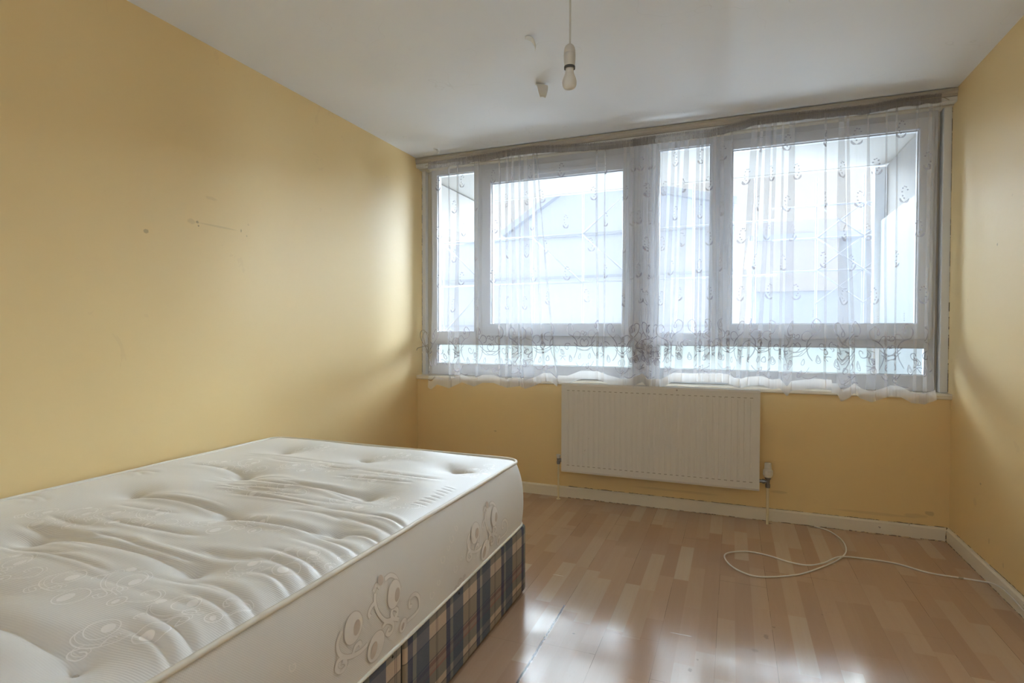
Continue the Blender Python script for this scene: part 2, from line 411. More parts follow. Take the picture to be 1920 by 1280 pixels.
M['dark'] = plain('dark_gap', (0.10, 0.10, 0.10), 0.6)
M['flake'] = plain('peeling_paint', (0.74, 0.73, 0.69), 0.6)
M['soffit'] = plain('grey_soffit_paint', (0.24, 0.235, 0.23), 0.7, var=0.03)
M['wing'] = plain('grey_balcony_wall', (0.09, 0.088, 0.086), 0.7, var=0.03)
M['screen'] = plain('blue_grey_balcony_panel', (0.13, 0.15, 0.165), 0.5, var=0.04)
def frosted():
    t = NT('frosted_turquoise_panel'); tl = t.node('ShaderNodeBsdfTranslucent'); tl.inputs[0].default_value = (0.42, 0.45, 0.45, 1)
    df = t.node('ShaderNodeBsdfDiffuse'); df.inputs[0].default_value = (0.38, 0.41, 0.41, 1)
    m = t.node('ShaderNodeMixShader'); m.inputs[0].default_value = 0.6; t.l.new(df.outputs[0], m.inputs[1]); t.l.new(tl.outputs[0], m.inputs[2])
    t.l.new(m.outputs[0], t.out.inputs[0]); return t.mat
M['parapet'] = frosted()
M['roofing'] = plain('pale_grey_roof', (0.54, 0.58, 0.66), 0.7, var=0.04, nscale=1)
M['render'] = plain('pale_render', (0.58, 0.55, 0.56), 0.8, var=0.04, nscale=1)
M['far_wall'] = plain('pale_blue_far_wall', (0.54, 0.58, 0.64), 0.8, var=0.05, nscale=1)
M['mesh_sheet'] = plain('pale_blue_debris_sheet', (0.72, 0.77, 0.87), 0.7, var=0.06, nscale=0.5)
M['scaf'] = plain('pale_scaffold_tube', (0.54, 0.58, 0.66), 0.4)
M['tree'] = plain('winter_leaves', (0.45, 0.50, 0.52), 0.8, var=0.2)
M['ground'] = plain('pale_paving', (0.55, 0.55, 0.55), 0.9)

# ------------------------------------------------------------------ room shell
def struct(name, mb, mat, parent=None, **k):
    o = mb.build(name, mat, parent, **k)
    if parent is None: o['kind'] = 'structure'
    return o
T = 0.15
b = MB(); b.box(XL - T, XR + T, YB - T, YW + T + 0.02, -0.12, 0.0); struct('floor', b, M['floor'])
b = MB(); b.box(XL - T, XR + T, YB - T, YW + T + 0.02, H, H + 0.15); struct('ceiling', b, M['ceiling'])
b = MB(); b.box(XL - T, XL, YB - T, YW + T + 0.02, 0.0, H); struct('wall_left', b, M['paint_left'])
b = MB(); b.box(XR, XR + T, YB - T, YW + T + 0.02, 0.0, H); struct('wall_right', b, M['paint_right'])
b = MB(); b.box(XL, XR, YB - T, YB, 0.0, H); struct('wall_back', b, M['paint_back'])
b = MB(); b.box(XL, XR, YW, YW + T, 0, 0.742); 
struct('wall_front', b, M['paint_front'])

def baseboard(name, axis):
    b = MB(); r = random.Random(3)
    h = 0.070
    if axis == 'front':
        prof = [(YW, 0.0), (YW - 0.016, 0.0), (YW - 0.016, h - 0.008), (YW - 0.010, h), (YW, h)]
        b.prism_x(prof, XL, XR - 0.016)
    elif axis == 'right':
        prof = [(XR, 0.0), (XR, h), (XR - 0.010, h), (XR - 0.016, h - 0.008), (XR - 0.016, 0.0)]
        b.prism_y(prof, YB, YW)
    else:
        prof = [(XL, 0.0), (XL + 0.016, 0.0), (XL + 0.016, h - 0.008), (XL + 0.010, h), (XL, h)]
        b.prism_y(prof, YB, YW - 0.016)
    o = struct(name, b, M['skirting'])
    return o
baseboard('baseboard_front', 'front'); baseboard('baseboard_right', 'right'); baseboard('baseboard_left', 'left')
# dark gap lines above the skirting where the paint has cracked away
def crack_line(name, p0, p1, n, r0, seed, parent):
    r = random.Random(seed); b = MB(); P0 = Vector(p0); P1 = Vector(p1)
    ts = [k / n for k in range(n + 1)]; k = 0
    while k < n:
        ln = r.randint(3, 14); e = min(n, k + ln)
        pts = [P0.lerp(P1, q / n) + Vector((0, 0, r.uniform(-0.0015, 0.0015))) for q in range(k, e + 1)]
        if len(pts) > 2: b.tube(pts, r0 * r.uniform(0.5, 1.2), 5)
        k = e + r.randint(0, 3)
    return b.build(name, M['grime'], parent)
bf = bpy.data.objects['baseboard_front']; br = bpy.data.objects['baseboard_right']
crack_line('paint_crack', (-1.0, YW - 0.001, 0.071), (XR - 0.01, YW - 0.001, 0.071), 150, 0.0022, 4, bf)
crack_line('paint_crack', (XR - 0.001, 0.9, 0.071), (XR - 0.001, YW - 0.01, 0.071), 150, 0.0016, 5, br)
crack_line('floor_gap', (-1.0, YW - 0.017, 0.001), (XR - 0.02, YW - 0.017, 0.001), 150, 0.0022, 6, bf)
crack_line('floor_gap', (XR - 0.017, 0.9, 0.001), (XR - 0.017, YW - 0.02, 0.001), 150, 0.0026, 7, br)
b = MB(); b.tube([(XR - 0.017, YW - 0.018, 0.0), (XR - 0.017, YW - 0.017, 0.035), (XR - 0.012, YW - 0.012, 0.073)], 0.003, 6); b.build('corner_gap', M['grime'], br)

# trims around the window
b = MB()
b.prism_x([(YW - 0.012, H), (YW - 0.026, H - 0.004), (YW - 0.030, H - 0.020), (YW - 0.022, H - 0.030), (YW - 0.022, H - 0.042), (YW + 0.03, H - 0.046), (YW + 0.03, H)], XL, XR)
struct('trim_1', b, M['trim'])
b = MB()
b.prism_x([(YW - 0.012, H - 0.042), (YW - 0.018, H - 0.046), (YW - 0.018, H - 0.066), (YW - 0.010, H - 0.07), (YW + 0.02, H - 0.07), (YW + 0.02, H - 0.042)], XL, XR)
struct('trim_2', b, M['trim_white'])
b = MB(); b.box(XL, XR, YW + 0.03, 3.70, H - 0.075, H); struct('trim_3', b, M['reveal'])
b = MB()   # sill board with rounded nose
b.prism_x([(3.70, 0.742), (YW - 0.010, 0.742), (YW - 0.015, 0.747), (YW - 0.016, 0.762), (YW - 0.012, 0.770), (3.70, 0.772)], XL, XR)
struct('trim_4', b, M['sill'])
b = MB(); b.box(XL, -2.124, 3.590, 3.632, 0.772, H - 0.07)
struct('trim_5', b, M['trim_white'], bevel=0.002)
b = MB(); b.box(XL, -2.0795, 3.632, 3.68, 0.772, H - 0.07); struct('trim_6', b, M['reveal'])
b = MB(); b.box(1.022, XR, 3.572, 3.630, 0.772, H - 0.07); struct('trim_7', b, M['trim_white'], bevel=0.003)
b = MB(); b.box(1.0065, XR, 3.630, 3.68, 0.772, H - 0.07); struct('trim_8', b, M['reveal'])
crack_line('paint_crack', (XR - 0.001, 3.571, 0.78), (XR - 0.001, 3.571, 1.25), 50, 0.0022, 8, bpy.data.objects['trim_7'])
crack_line('paint_crack', (XR - 0.001, 3.571, 1.3), (XR - 0.001, 3.571, 2.28), 90, 0.0010, 9, bpy.data.objects['trim_7'])
crack_line('paint_crack', (XL + 0.001, 3.589, 0.78), (XL + 0.001, 3.589, 2.28), 120, 0.0015, 10, bpy.data.objects['trim_5'])

# ------------------------------------------------------------------ windows
FY0, FY1 = 3.60, 3.67
def frame_bars(b, x0, x1, z0, z1, holes, y0, y1):
    """solid plate with rectangular holes, as bars"""
    xs = sorted({x0, x1} | {h[0] for h in holes} | {h[1] for h in holes}); zs = sorted({z0, z1} | {h[2] for h in holes} | {h[3] for h in holes})
    ids = {}
    def inh(x, z): return any(h[0] < x < h[1] and h[2] < z < h[3] for h in holes)
    nx, nz = len(xs), len(zs)
    solid = [[not inh((xs[i]+xs[i+1])/2, (zs[j]+zs[j+1])/2) for j in range(nz-1)] for i in range(nx-1)]
    base = len(b.v); idx = {}
    def V(i, j, k):
        if (i, j, k) not in idx:
            idx[(i, j, k)] = len(b.v); b.v.append((xs[i], (y0, y1)[k], zs[j]))
        return idx[(i, j, k)]
    def face(*f): b.f.append(f); b.m.append(b.cur)
    S_ = lambda i, j: 0 <= i < nx-1 and 0 <= j < nz-1 and solid[i][j]
    for i in range(nx-1):
        for j in range(nz-1):
            if not S_(i, j): continue
            face(V(i,j,0), V(i+1,j,0), V(i+1,j+1,0), V(i,j+1,0))
            face(V(i,j,1), V(i,j+1,1), V(i+1,j+1,1), V(i+1,j,1))
            if not S_(i-1, j): face(V(i,j,0), V(i,j+1,0), V(i,j+1,1), V(i,j,1))
            if not S_(i+1, j): face(V(i+1,j,0), V(i+1,j,1), V(i+1,j+1,1), V(i+1,j+1,0))
            if not S_(i, j-1): face(V(i,j,0), V(i,j,1), V(i+1,j,1), V(i+1,j,0))
            if not S_(i, j+1): face(V(i,j+1,0), V(i+1,j+1,0), V(i+1,j+1,1), V(i,j+1,1))

def gasket(parent, x0, x1, z0, z1, y):
    b = MB(); g = 0.003
    frame_bars(b, x0, x1, z0, z1, [(x0 + g, x1 - g, z0 + g, z1 - g)], y - 0.001, y + 0.004)
    b.build('gasket', M['gasket'], parent)
def window(n, x0, x1, low, fix, glass, sash, vent):
    w = empty('window_%d' % n, ((x0 + x1) / 2, 3.62, 0.775), kind='structure')
    b = MB(); frame_bars(b, x0, x1, 0.773, 2.278, [low, fix, (sash[0] + .012, sash[1] - .012, sash[2] + .012, sash[3] - .012)], FY0, FY1)
    b.build('frame', M['upvc'], w, bevel=0.004)
    b = MB(); frame_bars(b, sash[0], sash[1], sash[2], sash[3], [glass], FY0 - 0.018, FY1 - 0.015)
    s = b.build('sash', M['upvc'], w, bevel=0.005)
    for q, y in ((low, 3.625), (fix, 3.625), (glass, 3.615)):
        b = MB(); b.box(q[0] - 0.005, q[1] + 0.005, y, y + 0.004, q[2] - 0.005, q[3] + 0.005); b.build('pane', M['glass'], w)
        gasket(w, q[0], q[1], q[2], q[3], y - 0.005)
    # lever handle on the closing side
    hx = sash[1] - 0.03 if n == 1 else sash[0] + 0.03
    b = MB(); b.box(hx - 0.012, hx + 0.012, FY0 - 0.028, FY0 - 0.018, 1.55, 1.62); hb = b.build('handle', M['upvc'], w, bevel=0.003)
    b = MB(); b.box(hx - 0.009, hx + 0.009, FY0 - 0.045, FY0 - 0.034, 1.47, 1.61); b.box(hx - 0.007, hx + 0.007, FY0 - 0.036, FY0 - 0.027, 1.58, 1.605)
    b.build('lever', M['upvc'], hb, bevel=0.003)
    if vent:
        b = MB(); b.box(-1.27, -0.775, FY0 - 0.030, FY0 - 0.018, 2.160, 2.185); b.box(-1.125, -1.105, FY0 - 0.034, FY0 - 0.028, 2.158, 2.187)
        b.build('trickle_vent', M['upvc'], w, bevel=0.003)
    return w
window(1, -2.079, -0.535, (-2.032, -0.604, 0.86, 0.997), (-2.032, -1.731, 1.089, 2.238), (-1.594, -0.666, 1.145, 2.135), (-1.662, -0.600, 1.060, 2.232), True)
window(2, -0.505, 1.006, (-0.438, 0.968, 0.86, 1.007), (-0.441, -0.138, 1.082, 2.235), (-0.010, 0.920, 1.14, 2.182), (-0.080, 0.988, 1.052, 2.240), False)
b = MB(); b.box(-0.535, -0.505, 3.585, 3.68, 0.773, 2.278); struct('trim_9', b, M['upvc'], bevel=0.003)

# ------------------------------------------------------------------ sheer curtains
def interp(tab, x):
    if x <= tab[0][0]: return tab[0][1]
    for (a, fa), (b_, fb) in zip(tab, tab[1:]):
        if x <= b_: return fa + (fb - fa) * (x - a) / (b_ - a)
    return tab[-1][1]
ZPX = lambda px, py: 0  # unused
HEAD_PX = [(803, 309), (840, 304), (880, 298), (920, 292), (960, 284), (1003, 279), (1060, 276), (1100, 274), (1150, 270), (1190, 265), (1230, 259), (1280, 253), (1330, 247), (1380, 235), (1413, 225), (1491, 216),
           (1560, 209), (1621, 203), (1684, 190), (1720, 186), (1757, 182)]
def z_at(px, py):              # photo height -> metres above the floor, in the curtain plane
    u = (px - 960) / 1038.8; c, s_ = math.cos(0.3795), math.sin(0.3795)
    zc = YC / (u * s_ + c)
    return HC - (py - 620.4) / 1038.8 * zc * (1 + 0.0189 * (620 - py) / 1038.8)
HEAD = [(WX(px), z_at(px, py) - 0.018) for px, py in HEAD_PX]
HEM_PX = [(800, 716), (808, 722), (820, 712), (842, 719), (866, 708), (888, 716), (905, 709), (925, 709), (950, 718), (975, 715), (985, 720), (1003, 714), (1018, 706), (1032, 706), (1045, 716), (1065, 717),
          (1090, 707), (1120, 708), (1140, 716), (1165, 723), (1185, 722), (1205, 712), (1215, 724), (1240, 724), (1262, 712), (1300, 713), (1350, 713), (1365, 715), (1378, 722), (1390, 724), (1405, 720), (1430, 719),
          (1448, 726), (1463, 724), (1477, 740), (1484, 729), (1530, 724), (1572, 728), (1578, 743), (1592, 736), (1603, 727), (1615, 737), (1635, 744), (1655, 738), (1672, 732), (1690, 734), (1710, 745), (1735, 748), (1752, 742), (1762, 738)]
def hem_z(px):
    py = interp(HEM_PX, px)
    return z_at(px, py + (9 if px < 1045 or px > 1560 else 3))

class Curtain:
    def __init__(self, ledge, redge, folds, seed):
        """ledge/redge: [(h, px)], folds: (px_top, w_top, px_bottom, w_bottom)"""
        self.r = random.Random(seed); self.le = ledge; self.re = redge
        self.folds = sorted(folds, key=lambda f: f[0] + f[2]); self.seed = seed
        self.NZ = 110; self.SUB = 6
        self.rows = [self.row(j / self.NZ) for j in range(self.NZ + 1)]
        self.NC = len(self.rows[0])
        mid = self.rows[int(self.NZ * 0.6)]; self.s = [0.0]
        for a, c in zip(mid, mid[1:]): self.s.append(self.s[-1] + math.hypot(c[0]-a[0], c[1]-a[1]))
    def row(self, h):
        """plan-view path of the cloth at height fraction h (0 top, 1 bottom)"""
        pl = interp(self.le, h); pr = interp(self.re, h)
        pts = [(pl, 0.0)]; last = pl
        seed = self.seed
        for i, (xt, wt, xb, wb) in enumerate(self.folds):
            e = h ** 1.15
            x = xt + (xb - xt) * e + 3.0 * noise.noise(Vector((i * 3.1 + seed, h * 2.2, 0))) * min(1, 3 * h)
            w = max(0.6, wt + (wb - wt) * e) * (0.85 + 0.5 * abs(noise.noise(Vector((i * 7.7, h * 1.7, seed)))))
            d = 0.004 + 0.00035 * w
            y0 = 0.006 * noise.noise(Vector((i * 1.7, h * 1.2, seed + 5.5)))
            # filler wave between the last fold and this one
            a0, a1 = last, x - w / 2
            nfil = 3
            for k in range(1, nfil + 1):
                t = k / (nfil + 1)
                yy = 0.006 * math.sin(t * math.pi) * (0.35 + noise.noise(Vector((i * 5.3 + t, h * 1.3, seed))) * 1.7) * min(1.0, abs(a1 - a0) / 25)
                pts.append((a0 + (a1 - a0) * t, yy + y0 * t))
            pts += [(x + w / 2, y0 - d), (x + w * 0.45, y0), (x - w / 2, y0 + d * 0.2), (x - w * 0.45, y0 + d), (x + w / 2, y0 + d * 0.6)]
            last = x + w / 2
        nfil = 3
        for k in range(1, nfil + 1):
            t = k / (nfil + 1); pts.append((last + (pr - last) * t, 0.008 * noise.noise(Vector((t * 3, h * 1.3, seed + 2)))))
        pts.append((pr, 0.0))
        P = catmull([(p[0], p[1] * 1000, 0) for p in pts], self.SUB)
        return [(WX(p.x), YC + p.y / 1000 * (0.55 + 0.45 * h), p.x) for p in P]
    def ztop(self, x): return interp(HEAD, x) - 0.022
    def point(self, ci, v):
        """ci column (float), v 0 top..1 bottom"""
        v = min(max(v, 0), 1); jf = v * self.NZ; j = min(int(jf), self.NZ - 1); fj = jf - j
        ci = min(max(ci, 0), self.NC - 1.001); i = int(ci); fi = ci - i
        def P(i, j): return self.vert(i, j)
        a = P(i, j).lerp(P(i+1, j), fi); c = P(i, j+1).lerp(P(i+1, j+1), fi)
        return a.lerp(c, fj)
    def vert(self, i, j):
        x, y, px = self.rows[j][i]; h = j / self.NZ
        zt = self.ztop(x); zb = hem_z(px)
        return Vector((x, y, zt + (zb - zt) * h))
    def column(self, s):
        import bisect
        k = bisect.bisect_right(self.s, s) - 1; k = min(max(k, 0), len(self.s) - 2)
        d = self.s[k+1] - self.s[k]
        return k + (s - self.s[k]) / d if d > 1e-9 else k
    def build(self, name, parent):
        b = MB(); n = self.NC; b.v = [tuple(self.vert(i, j)) for j in range(self.NZ + 1) for i in range(n)]
        hemrow = self.NZ - 4
        for j in range(self.NZ):
            for i in range(n - 1):
                b.f.append((j*n+i, j*n+i+1, (j+1)*n+i+1, (j+1)*n+i)); b.m.append(1 if j >= hemrow else 0)
        b.cur = 2; self.sprigs(b, self.seed + 1); b.cur = 3; self.border(b, self.seed + 2)
        return b.build(name, [M['net'], M['net_hem'], M['stitch'], M['stitch_border']], parent, smooth=True)
    def strip(self, b, pts, width):
        """a flat line of stitching following the cloth; pts in (s, z)"""
        zt = 2.24; zb = 0.745
        P = [Vector((p[0], p[1], 0)) for p in pts]; n = len(P)
        L = []; R = []
        for i, p in enumerate(P):
            t = (P[min(i+1, n-1)] - P[max(i-1, 0)])
            if t.length < 1e-9: t = Vector((1, 0, 0))
            t.normalize(); nrm = Vector((-t.y, t.x, 0)); w = width(i / max(1, n-1)) if callable(width) else width
            L.append(p + nrm * w / 2); R.append(p - nrm * w / 2)
        vs = []
        for a, c in zip(L, R):
            for q in (a, c):
                pt = self.point(self.column(q.x), (zt - q.y) / (zt - zb)); vs.append(pt + Vector((0, -0.0012, 0)))
        base = len(b.v); b.v.extend([tuple(v) for v in vs])
        for i in range(n - 1):
            b.f.append((base + 2*i, base + 2*i+1, base + 2*i+3, base + 2*i+2)); b.m.append(b.cur)
    def sprigs(self, b, seed):
        """small leaf pairs under a beaded loop, in staggered rows"""
        r = random.Random(seed); total = self.s[-1]; row = 0; z = 2.12
        while z > 1.26:
            s = 0.05 + (0.15 if row % 2 else 0.0)
            while s < total - 0.03:
                q = r.choice((-1, 1)) * r.uniform(0.8, 1.1)
                o = lambda pts: [(s + q * a, z + c) for a, c in pts]
                self.strip(b, o([(-0.002, -0.040), (-0.010, -0.035), (-0.017, -0.026), (-0.019, -0.016)]), lambda t: 0.011 * math.sin(math.pi * (0.12 + 0.8 * t)))
                self.strip(b, o([(-0.001, -0.040), (0.008, -0.037), (0.016, -0.030), (0.021, -0.018)]), lambda t: 0.010 * math.sin(math.pi * (0.12 + 0.8 * t)))
                for k in range(7):
                    a = math.pi * (0.15 + 1.45 * k / 7); cx = 0.004 + 0.013 * math.cos(a) * 1.0; cz = 0.012 + 0.032 * math.sin(a)
                    self.strip(b, o([(cx - 0.0032, cz), (cx + 0.0032, cz + 0.001)]), 0.006)
                s += 0.30 * r.uniform(0.97, 1.03)
            z -= 0.0825 * 1.9 / 1.0 * 0.53 * 2; row += 1
    def border(self, b, seed):
        r = random.Random(seed); total = self.s[-1]; s = 0.02; k = 0
        def spiral(cx, cz, r0, turns, a0, d=1, n=26):
            return [(cx + r0 * (1 - t/n*0.85) * math.cos(a0 + d*turns*2*math.pi*t/n), cz + r0 * (1 - t/n*0.85) * math.sin(a0 + d*turns*2*math.pi*t/n)) for t in range(n+1)]
        def drop(cx, cz, w, h, rot=0.0, n=18):
            out = []
            for t in range(n+1):
                a = 2*math.pi*t/n; x = w * math.sin(a) * (0.5 - 0.5 * math.cos(a)) ** 0.6; y = h * 0.5 * math.cos(a)
                out.append((cx + x*math.cos(rot) - y*math.sin(rot), cz + x*math.sin(rot) + y*math.cos(rot)))
            return out
        while s < total + 0.1:
            W = 0.0040
            def st(p, w=W): self.strip(b, [(s + a * 0.76, 0.89 + (c - 0.89) * 0.85) for a, c in p], w)
            c2 = lambda pts: [(v.x, v.y) for v in catmull([(p[0], p[1], 0) for p in pts], 6)]
            m = 1 if k % 2 else -1
            st(c2([(0.0, 0.90), (0.03*m, 0.95), (0.035*m, 1.02), (0.0, 1.07), (-0.04*m, 1.10), (-0.05*m, 1.15), (-0.02*m, 1.175), (0.005*m, 1.15)]), 0.005)
            st(c2([(0.0, 1.07), (0.03*m, 1.10), (0.065*m, 1.085), (0.07*m, 1.05), (0.045*m, 1.035)]))
            st(c2([(0.01*m, 1.02), (0.06*m, 0.975), (0.12*m, 0.97), (0.15*m, 1.0), (0.13*m, 1.03), (0.105*m, 1.01)]), 0.005)
            st(c2([(0.02*m, 0.99), (0.07*m, 0.945), (0.13*m, 0.945), (0.165*m, 0.965)]))
            st(spiral(-0.06*m, 1.0, 0.035, 1.1, 0.4, m)); st(spiral(0.10*m, 1.075, 0.022, 1.0, 3.5, -m))
            st(drop(-0.035*m, 0.91, 0.019, 0.055, 0.15)); st(drop(-0.035*m, 0.91, 0.010, 0.03, 0.15), 0.003)
            st(drop(0.06*m, 0.90, 0.014, 0.042, -0.2)); st(drop(-0.11*m, 0.965, 0.016, 0.045, 0.5)); st(drop(0.0, 1.135, 0.012, 0.04, 0.0))
            st(c2([(-0.09*m, 0.90), (-0.12*m, 0.93), (-0.15*m, 0.93)])); st(c2([(0.02*m, 0.86), (0.04*m, 0.83), (0.07*m, 0.82), (0.10*m, 0.84)]))
            if k % 2 == 0: st(drop(-0.08, 0.825, 0.017, 0.05, -0.5)); st(c2([(-0.06, 0.80), (-0.02, 0.785), (0.03, 0.80)]))
            for q in range(4): st([(0.0 - 0.002, 1.19 + q*0.014), (0.002, 1.19 + q*0.014)], 0.0035)
            s += 0.172 * r.uniform(0.95, 1.05); k += 1
    def heading(self, name, parent, px0, px1, seed):
        """gathered tape with a ruffled top, threaded on the wire"""
        b = MB(); n = int((px1 - px0) * 2.2); rows = 9
        for i in range(n + 1):
            px = px0 + (px1 - px0) * i / n; x = WX(px); zt = interp(HEAD, x)
            dens = 0.5 + 0.5 * noise.noise(Vector((px * 0.013, seed, 0))) 
            for j in range(rows + 1):
                t = j / rows
                am = 0.0075 * (1.1 - 0.55 * math.sin(math.pi * min(1, max(0, (t - 0.15) / 0.7))))
                y = YC + am * math.sin(i * 1.9 + 0.9 * math.sin(i * 0.31 + seed)) * (0.6 + 0.7 * dens) + 0.003 * noise.noise(Vector((i * 0.4, t * 3, seed)))
                z = zt + 0.020 + 0.005 * noise.noise(Vector((i * 0.55, seed, 9))) + 0.004 * math.sin(i * 1.1) - t * (0.046 + 0.006 * noise.noise(Vector((px * 0.05, seed, 4)))) if j == 0 else zt + 0.018 - t * (0.044 + 0.006 * noise.noise(Vector((px * 0.05, seed, 4))))
                b.v.append((x, y, z))
        R = rows + 1
        for i in range(n):
            for j in range(rows): b.f.append((i*R+j, i*R+j+1, (i+1)*R+j+1, (i+1)*R+j)); b.m.append(0)
        return b.build(name, M['heading'], parent, smooth=True)

foldsL = [(841, 2, 843, 3), (858, 3, 857, 12), (893, 8, 893, 4), (935, 3, 938, 3), (950, 5, 950, 5), (960, 4, 966, 12), (972, 4, 978, 4), (984, 7, 993, 16), (999, 3, 1022, 4), (1006, 2, 1045, 3), (1116, 1.5, 1120, 3), (1133, 1.5, 1131, 3),
          (1170, 5, 1168, 6), (1183, 8, 1183, 10), (1194, 10, 1194, 10), (1206, 8, 1205, 9), (1216, 6, 1214, 7)]
foldsR = [(1200, 10, 1194, 10), (1213, 9, 1207, 9), (1224, 7, 1217, 8), (1236, 6, 1228, 5), (1245, 10, 1234, 6), (1260, 6, 1248, 9), (1270, 4, 1258, 3), (1285, 8, 1273, 13), (1306, 5, 1303, 5), (1314, 4, 1312, 4), (1323, 5, 1326, 9), (1337, 6, 1338, 7),
          (1350, 7, 1350, 8), (1369, 3, 1364, 6), (1411, 11, 1383, 7), (1424, 5, 1400, 4), (1437, 9, 1421, 5), (1449, 6, 1440, 4), (1464, 3, 1462, 4), (1481, 9, 1477, 15), (1543, 2.5, 1547, 3), (1572, 9, 1583, 22), (1584, 4, 1603, 6), (1622, 3, 1634, 15),
          (1656, 2.5, 1661, 4), (1675, 3, 1681, 3), (1713, 3, 1716, 5), (1738, 5, 1736, 6)]
def make_curtain(name, label, le, re, folds, px0, px1, seed):
    root = empty(name, (WX((px0 + px1) / 2), YC, 0.75), label=label, cat='curtain', group='net curtains on the window wire')
    c = Curtain(le, re, folds, seed)
    c.build('net_cloth', root)
    c.heading('heading_tape', root, px0, px1, seed)
    return root
make_curtain('net_curtain', 'sheer white net curtain over the left window, hem hanging past the sill',
             [(0, 805), (0.12, 810), (0.5, 812), (0.85, 806), (1, 802)], [(0, 1224), (0.6, 1224), (1, 1228)], foldsL, 803, 1226, 11)
make_curtain('net_curtain', 'sheer white net curtain over the right window, gathered in leaning folds',
             [(0, 1186), (0.6, 1182), (1, 1180)], [(0, 1757), (0.1, 1756), (0.3, 1742), (0.6, 1734), (0.85, 1744), (1, 1759)], foldsR, 1184, 1758, 23)
b = MB(); pts = [(x, YC, z + 0.002) for x, z in HEAD]; pts = [(XL + 0.075, YW - 0.012, 2.285)] + pts + [(1.028, YW - 0.012, 2.29)]
b.tube(catmull(pts, 5), 0.0018, 6)
wire = b.build('curtain_wire', M['wire_old'], smooth=True); tag(wire, 'thin stretched wire carrying the net curtains under the ceiling batten', 'curtain wire')

# ------------------------------------------------------------------ divan base and mattress
BX0, BX1, BY0, BY1, BZ = -2.135, -0.802, 0.28, 2.175, 0.286
dv = empty('divan_base', ((BX0 + BX1) / 2, 1.2, 0), label='low divan bed base in blue and tan plaid fabric under the white mattress', cat='bed base')
def section(y0, y1):
    b = MB(); nz, ny = 6, 24
    b.box(BX0, BX1, y0, y1, 0.008, BZ)
    return b.build('base_section', M['plaid'], dv, bevel=0.012, bseg=3)
section(BY0, 1.236); section(1.242, BY1)
b = MB(); b.box(BX0 + .02, BX1 - .006, 1.230, 1.248, 0.03, BZ - 0.006); b.build('joint', M['plastic_dark'], dv)
for x, y in ((BX0+.08, BY0+.1), (BX1-.08, BY0+.1), (BX0+.08, BY1-.1), (BX1-.08, BY1-.1)):
    b = MB(); b.lathe([(0, 0), (0.02, 0), (0.022, 0.006), (0.018, 0.02), (0, 0.02)], (x, y, 0), 16); b.build('castor_glide', M['plastic_dark'], dv)
for y, z in ((1.99-.43, 0.262), (1.19, 0.262)):
    b = MB(); b.lathe([(0, 0.003), (0.003, 0.002), (0.004, 0)], (BX1, y, z), 10, 'X'); b.build('staple', M['plastic_dark'], dv)

MX0, MX1, MY0, MY1, MZ = -2.135, -0.822, 0.27, 2.155, 0.556
CR = 0.062
TUFTS = [(-1.846, 1.902), (-1.406, 1.90), (-0.981, 1.897), (-1.677, 1.522), (-1.099, 1.492), (-1.809, 1.21), (-1.354, 1.176), (-0.974, 1.191), (-1.66, 0.861), (-1.108, 0.878),
         (-1.83, 0.56), (-1.38, 0.56), (-0.98, 0.56)]
rw = random.Random(42)
WR = []   # wrinkles: x0,x1,y0,bow,slope,depth,width
def W_(x0, x1, y, bow, slope, dep, wid): WR.append((x0, x1, y, bow, slope, dep, wid))
for (xa, xb, y, bow, dep, wid) in ((-1.70, -1.08, 1.507, -0.035, 0.016, 0.014), (-1.38, -0.96, 1.183, -0.03, 0.015, 0.013), (-1.83, -1.34, 1.19, 0.02, 0.012, 0.013), (-1.68, -1.08, 0.868, 0.02, 0.013, 0.016),
                                    (-1.45, -1.38, 1.90, 0.0, 0.006, 0.010), (-1.02, -0.90, 1.897, 0.0, 0.006, 0.010), (-2.0, -1.66, 1.53, 0.03, 0.006, 0.014), (-1.82, -1.37, 0.56, 0.01, 0.014, 0.02), (-1.39, -0.99, 0.56, 0.01, 0.014, 0.018)):
    W_(xa, xb, y, bow, 0, dep, wid)
for k in range(42):
    y = rw.uniform(0.72, 1.80); ln = rw.uniform(0.16, 0.48); x = rw.uniform(-1.75, -1.05)
    W_(x - ln/2, x + ln/2, y, rw.uniform(-0.02, 0.02), rw.uniform(-0.05, 0.05), rw.uniform(0.002, 0.0065), rw.uniform(0.006, 0.013))
for k in range(12):                                       # puckers fanning into the side seam
    y = 0.62 + k * 0.062 + rw.uniform(-0.012, 0.012); ln = rw.uniform(0.12, 0.24)
    W_(-0.83 - ln, -0.815, y, 0.018, -0.22, rw.uniform(0.004, 0.009), rw.uniform(0.006, 0.010))
for k in range(8):                                        # short tight puckers half way along the side
    y = 1.46 + k * 0.026; W_(-0.905 + rw.uniform(-.01, .01), -0.855, y, 0.0, 0.0, 0.0028, 0.0035)
for k in range(7):
    y = rw.uniform(0.5, 1.4); W_(-2.13, -1.95 + rw.uniform(-.05, .05), y, 0.02, rw.uniform(-.2, .2), 0.004, 0.009)
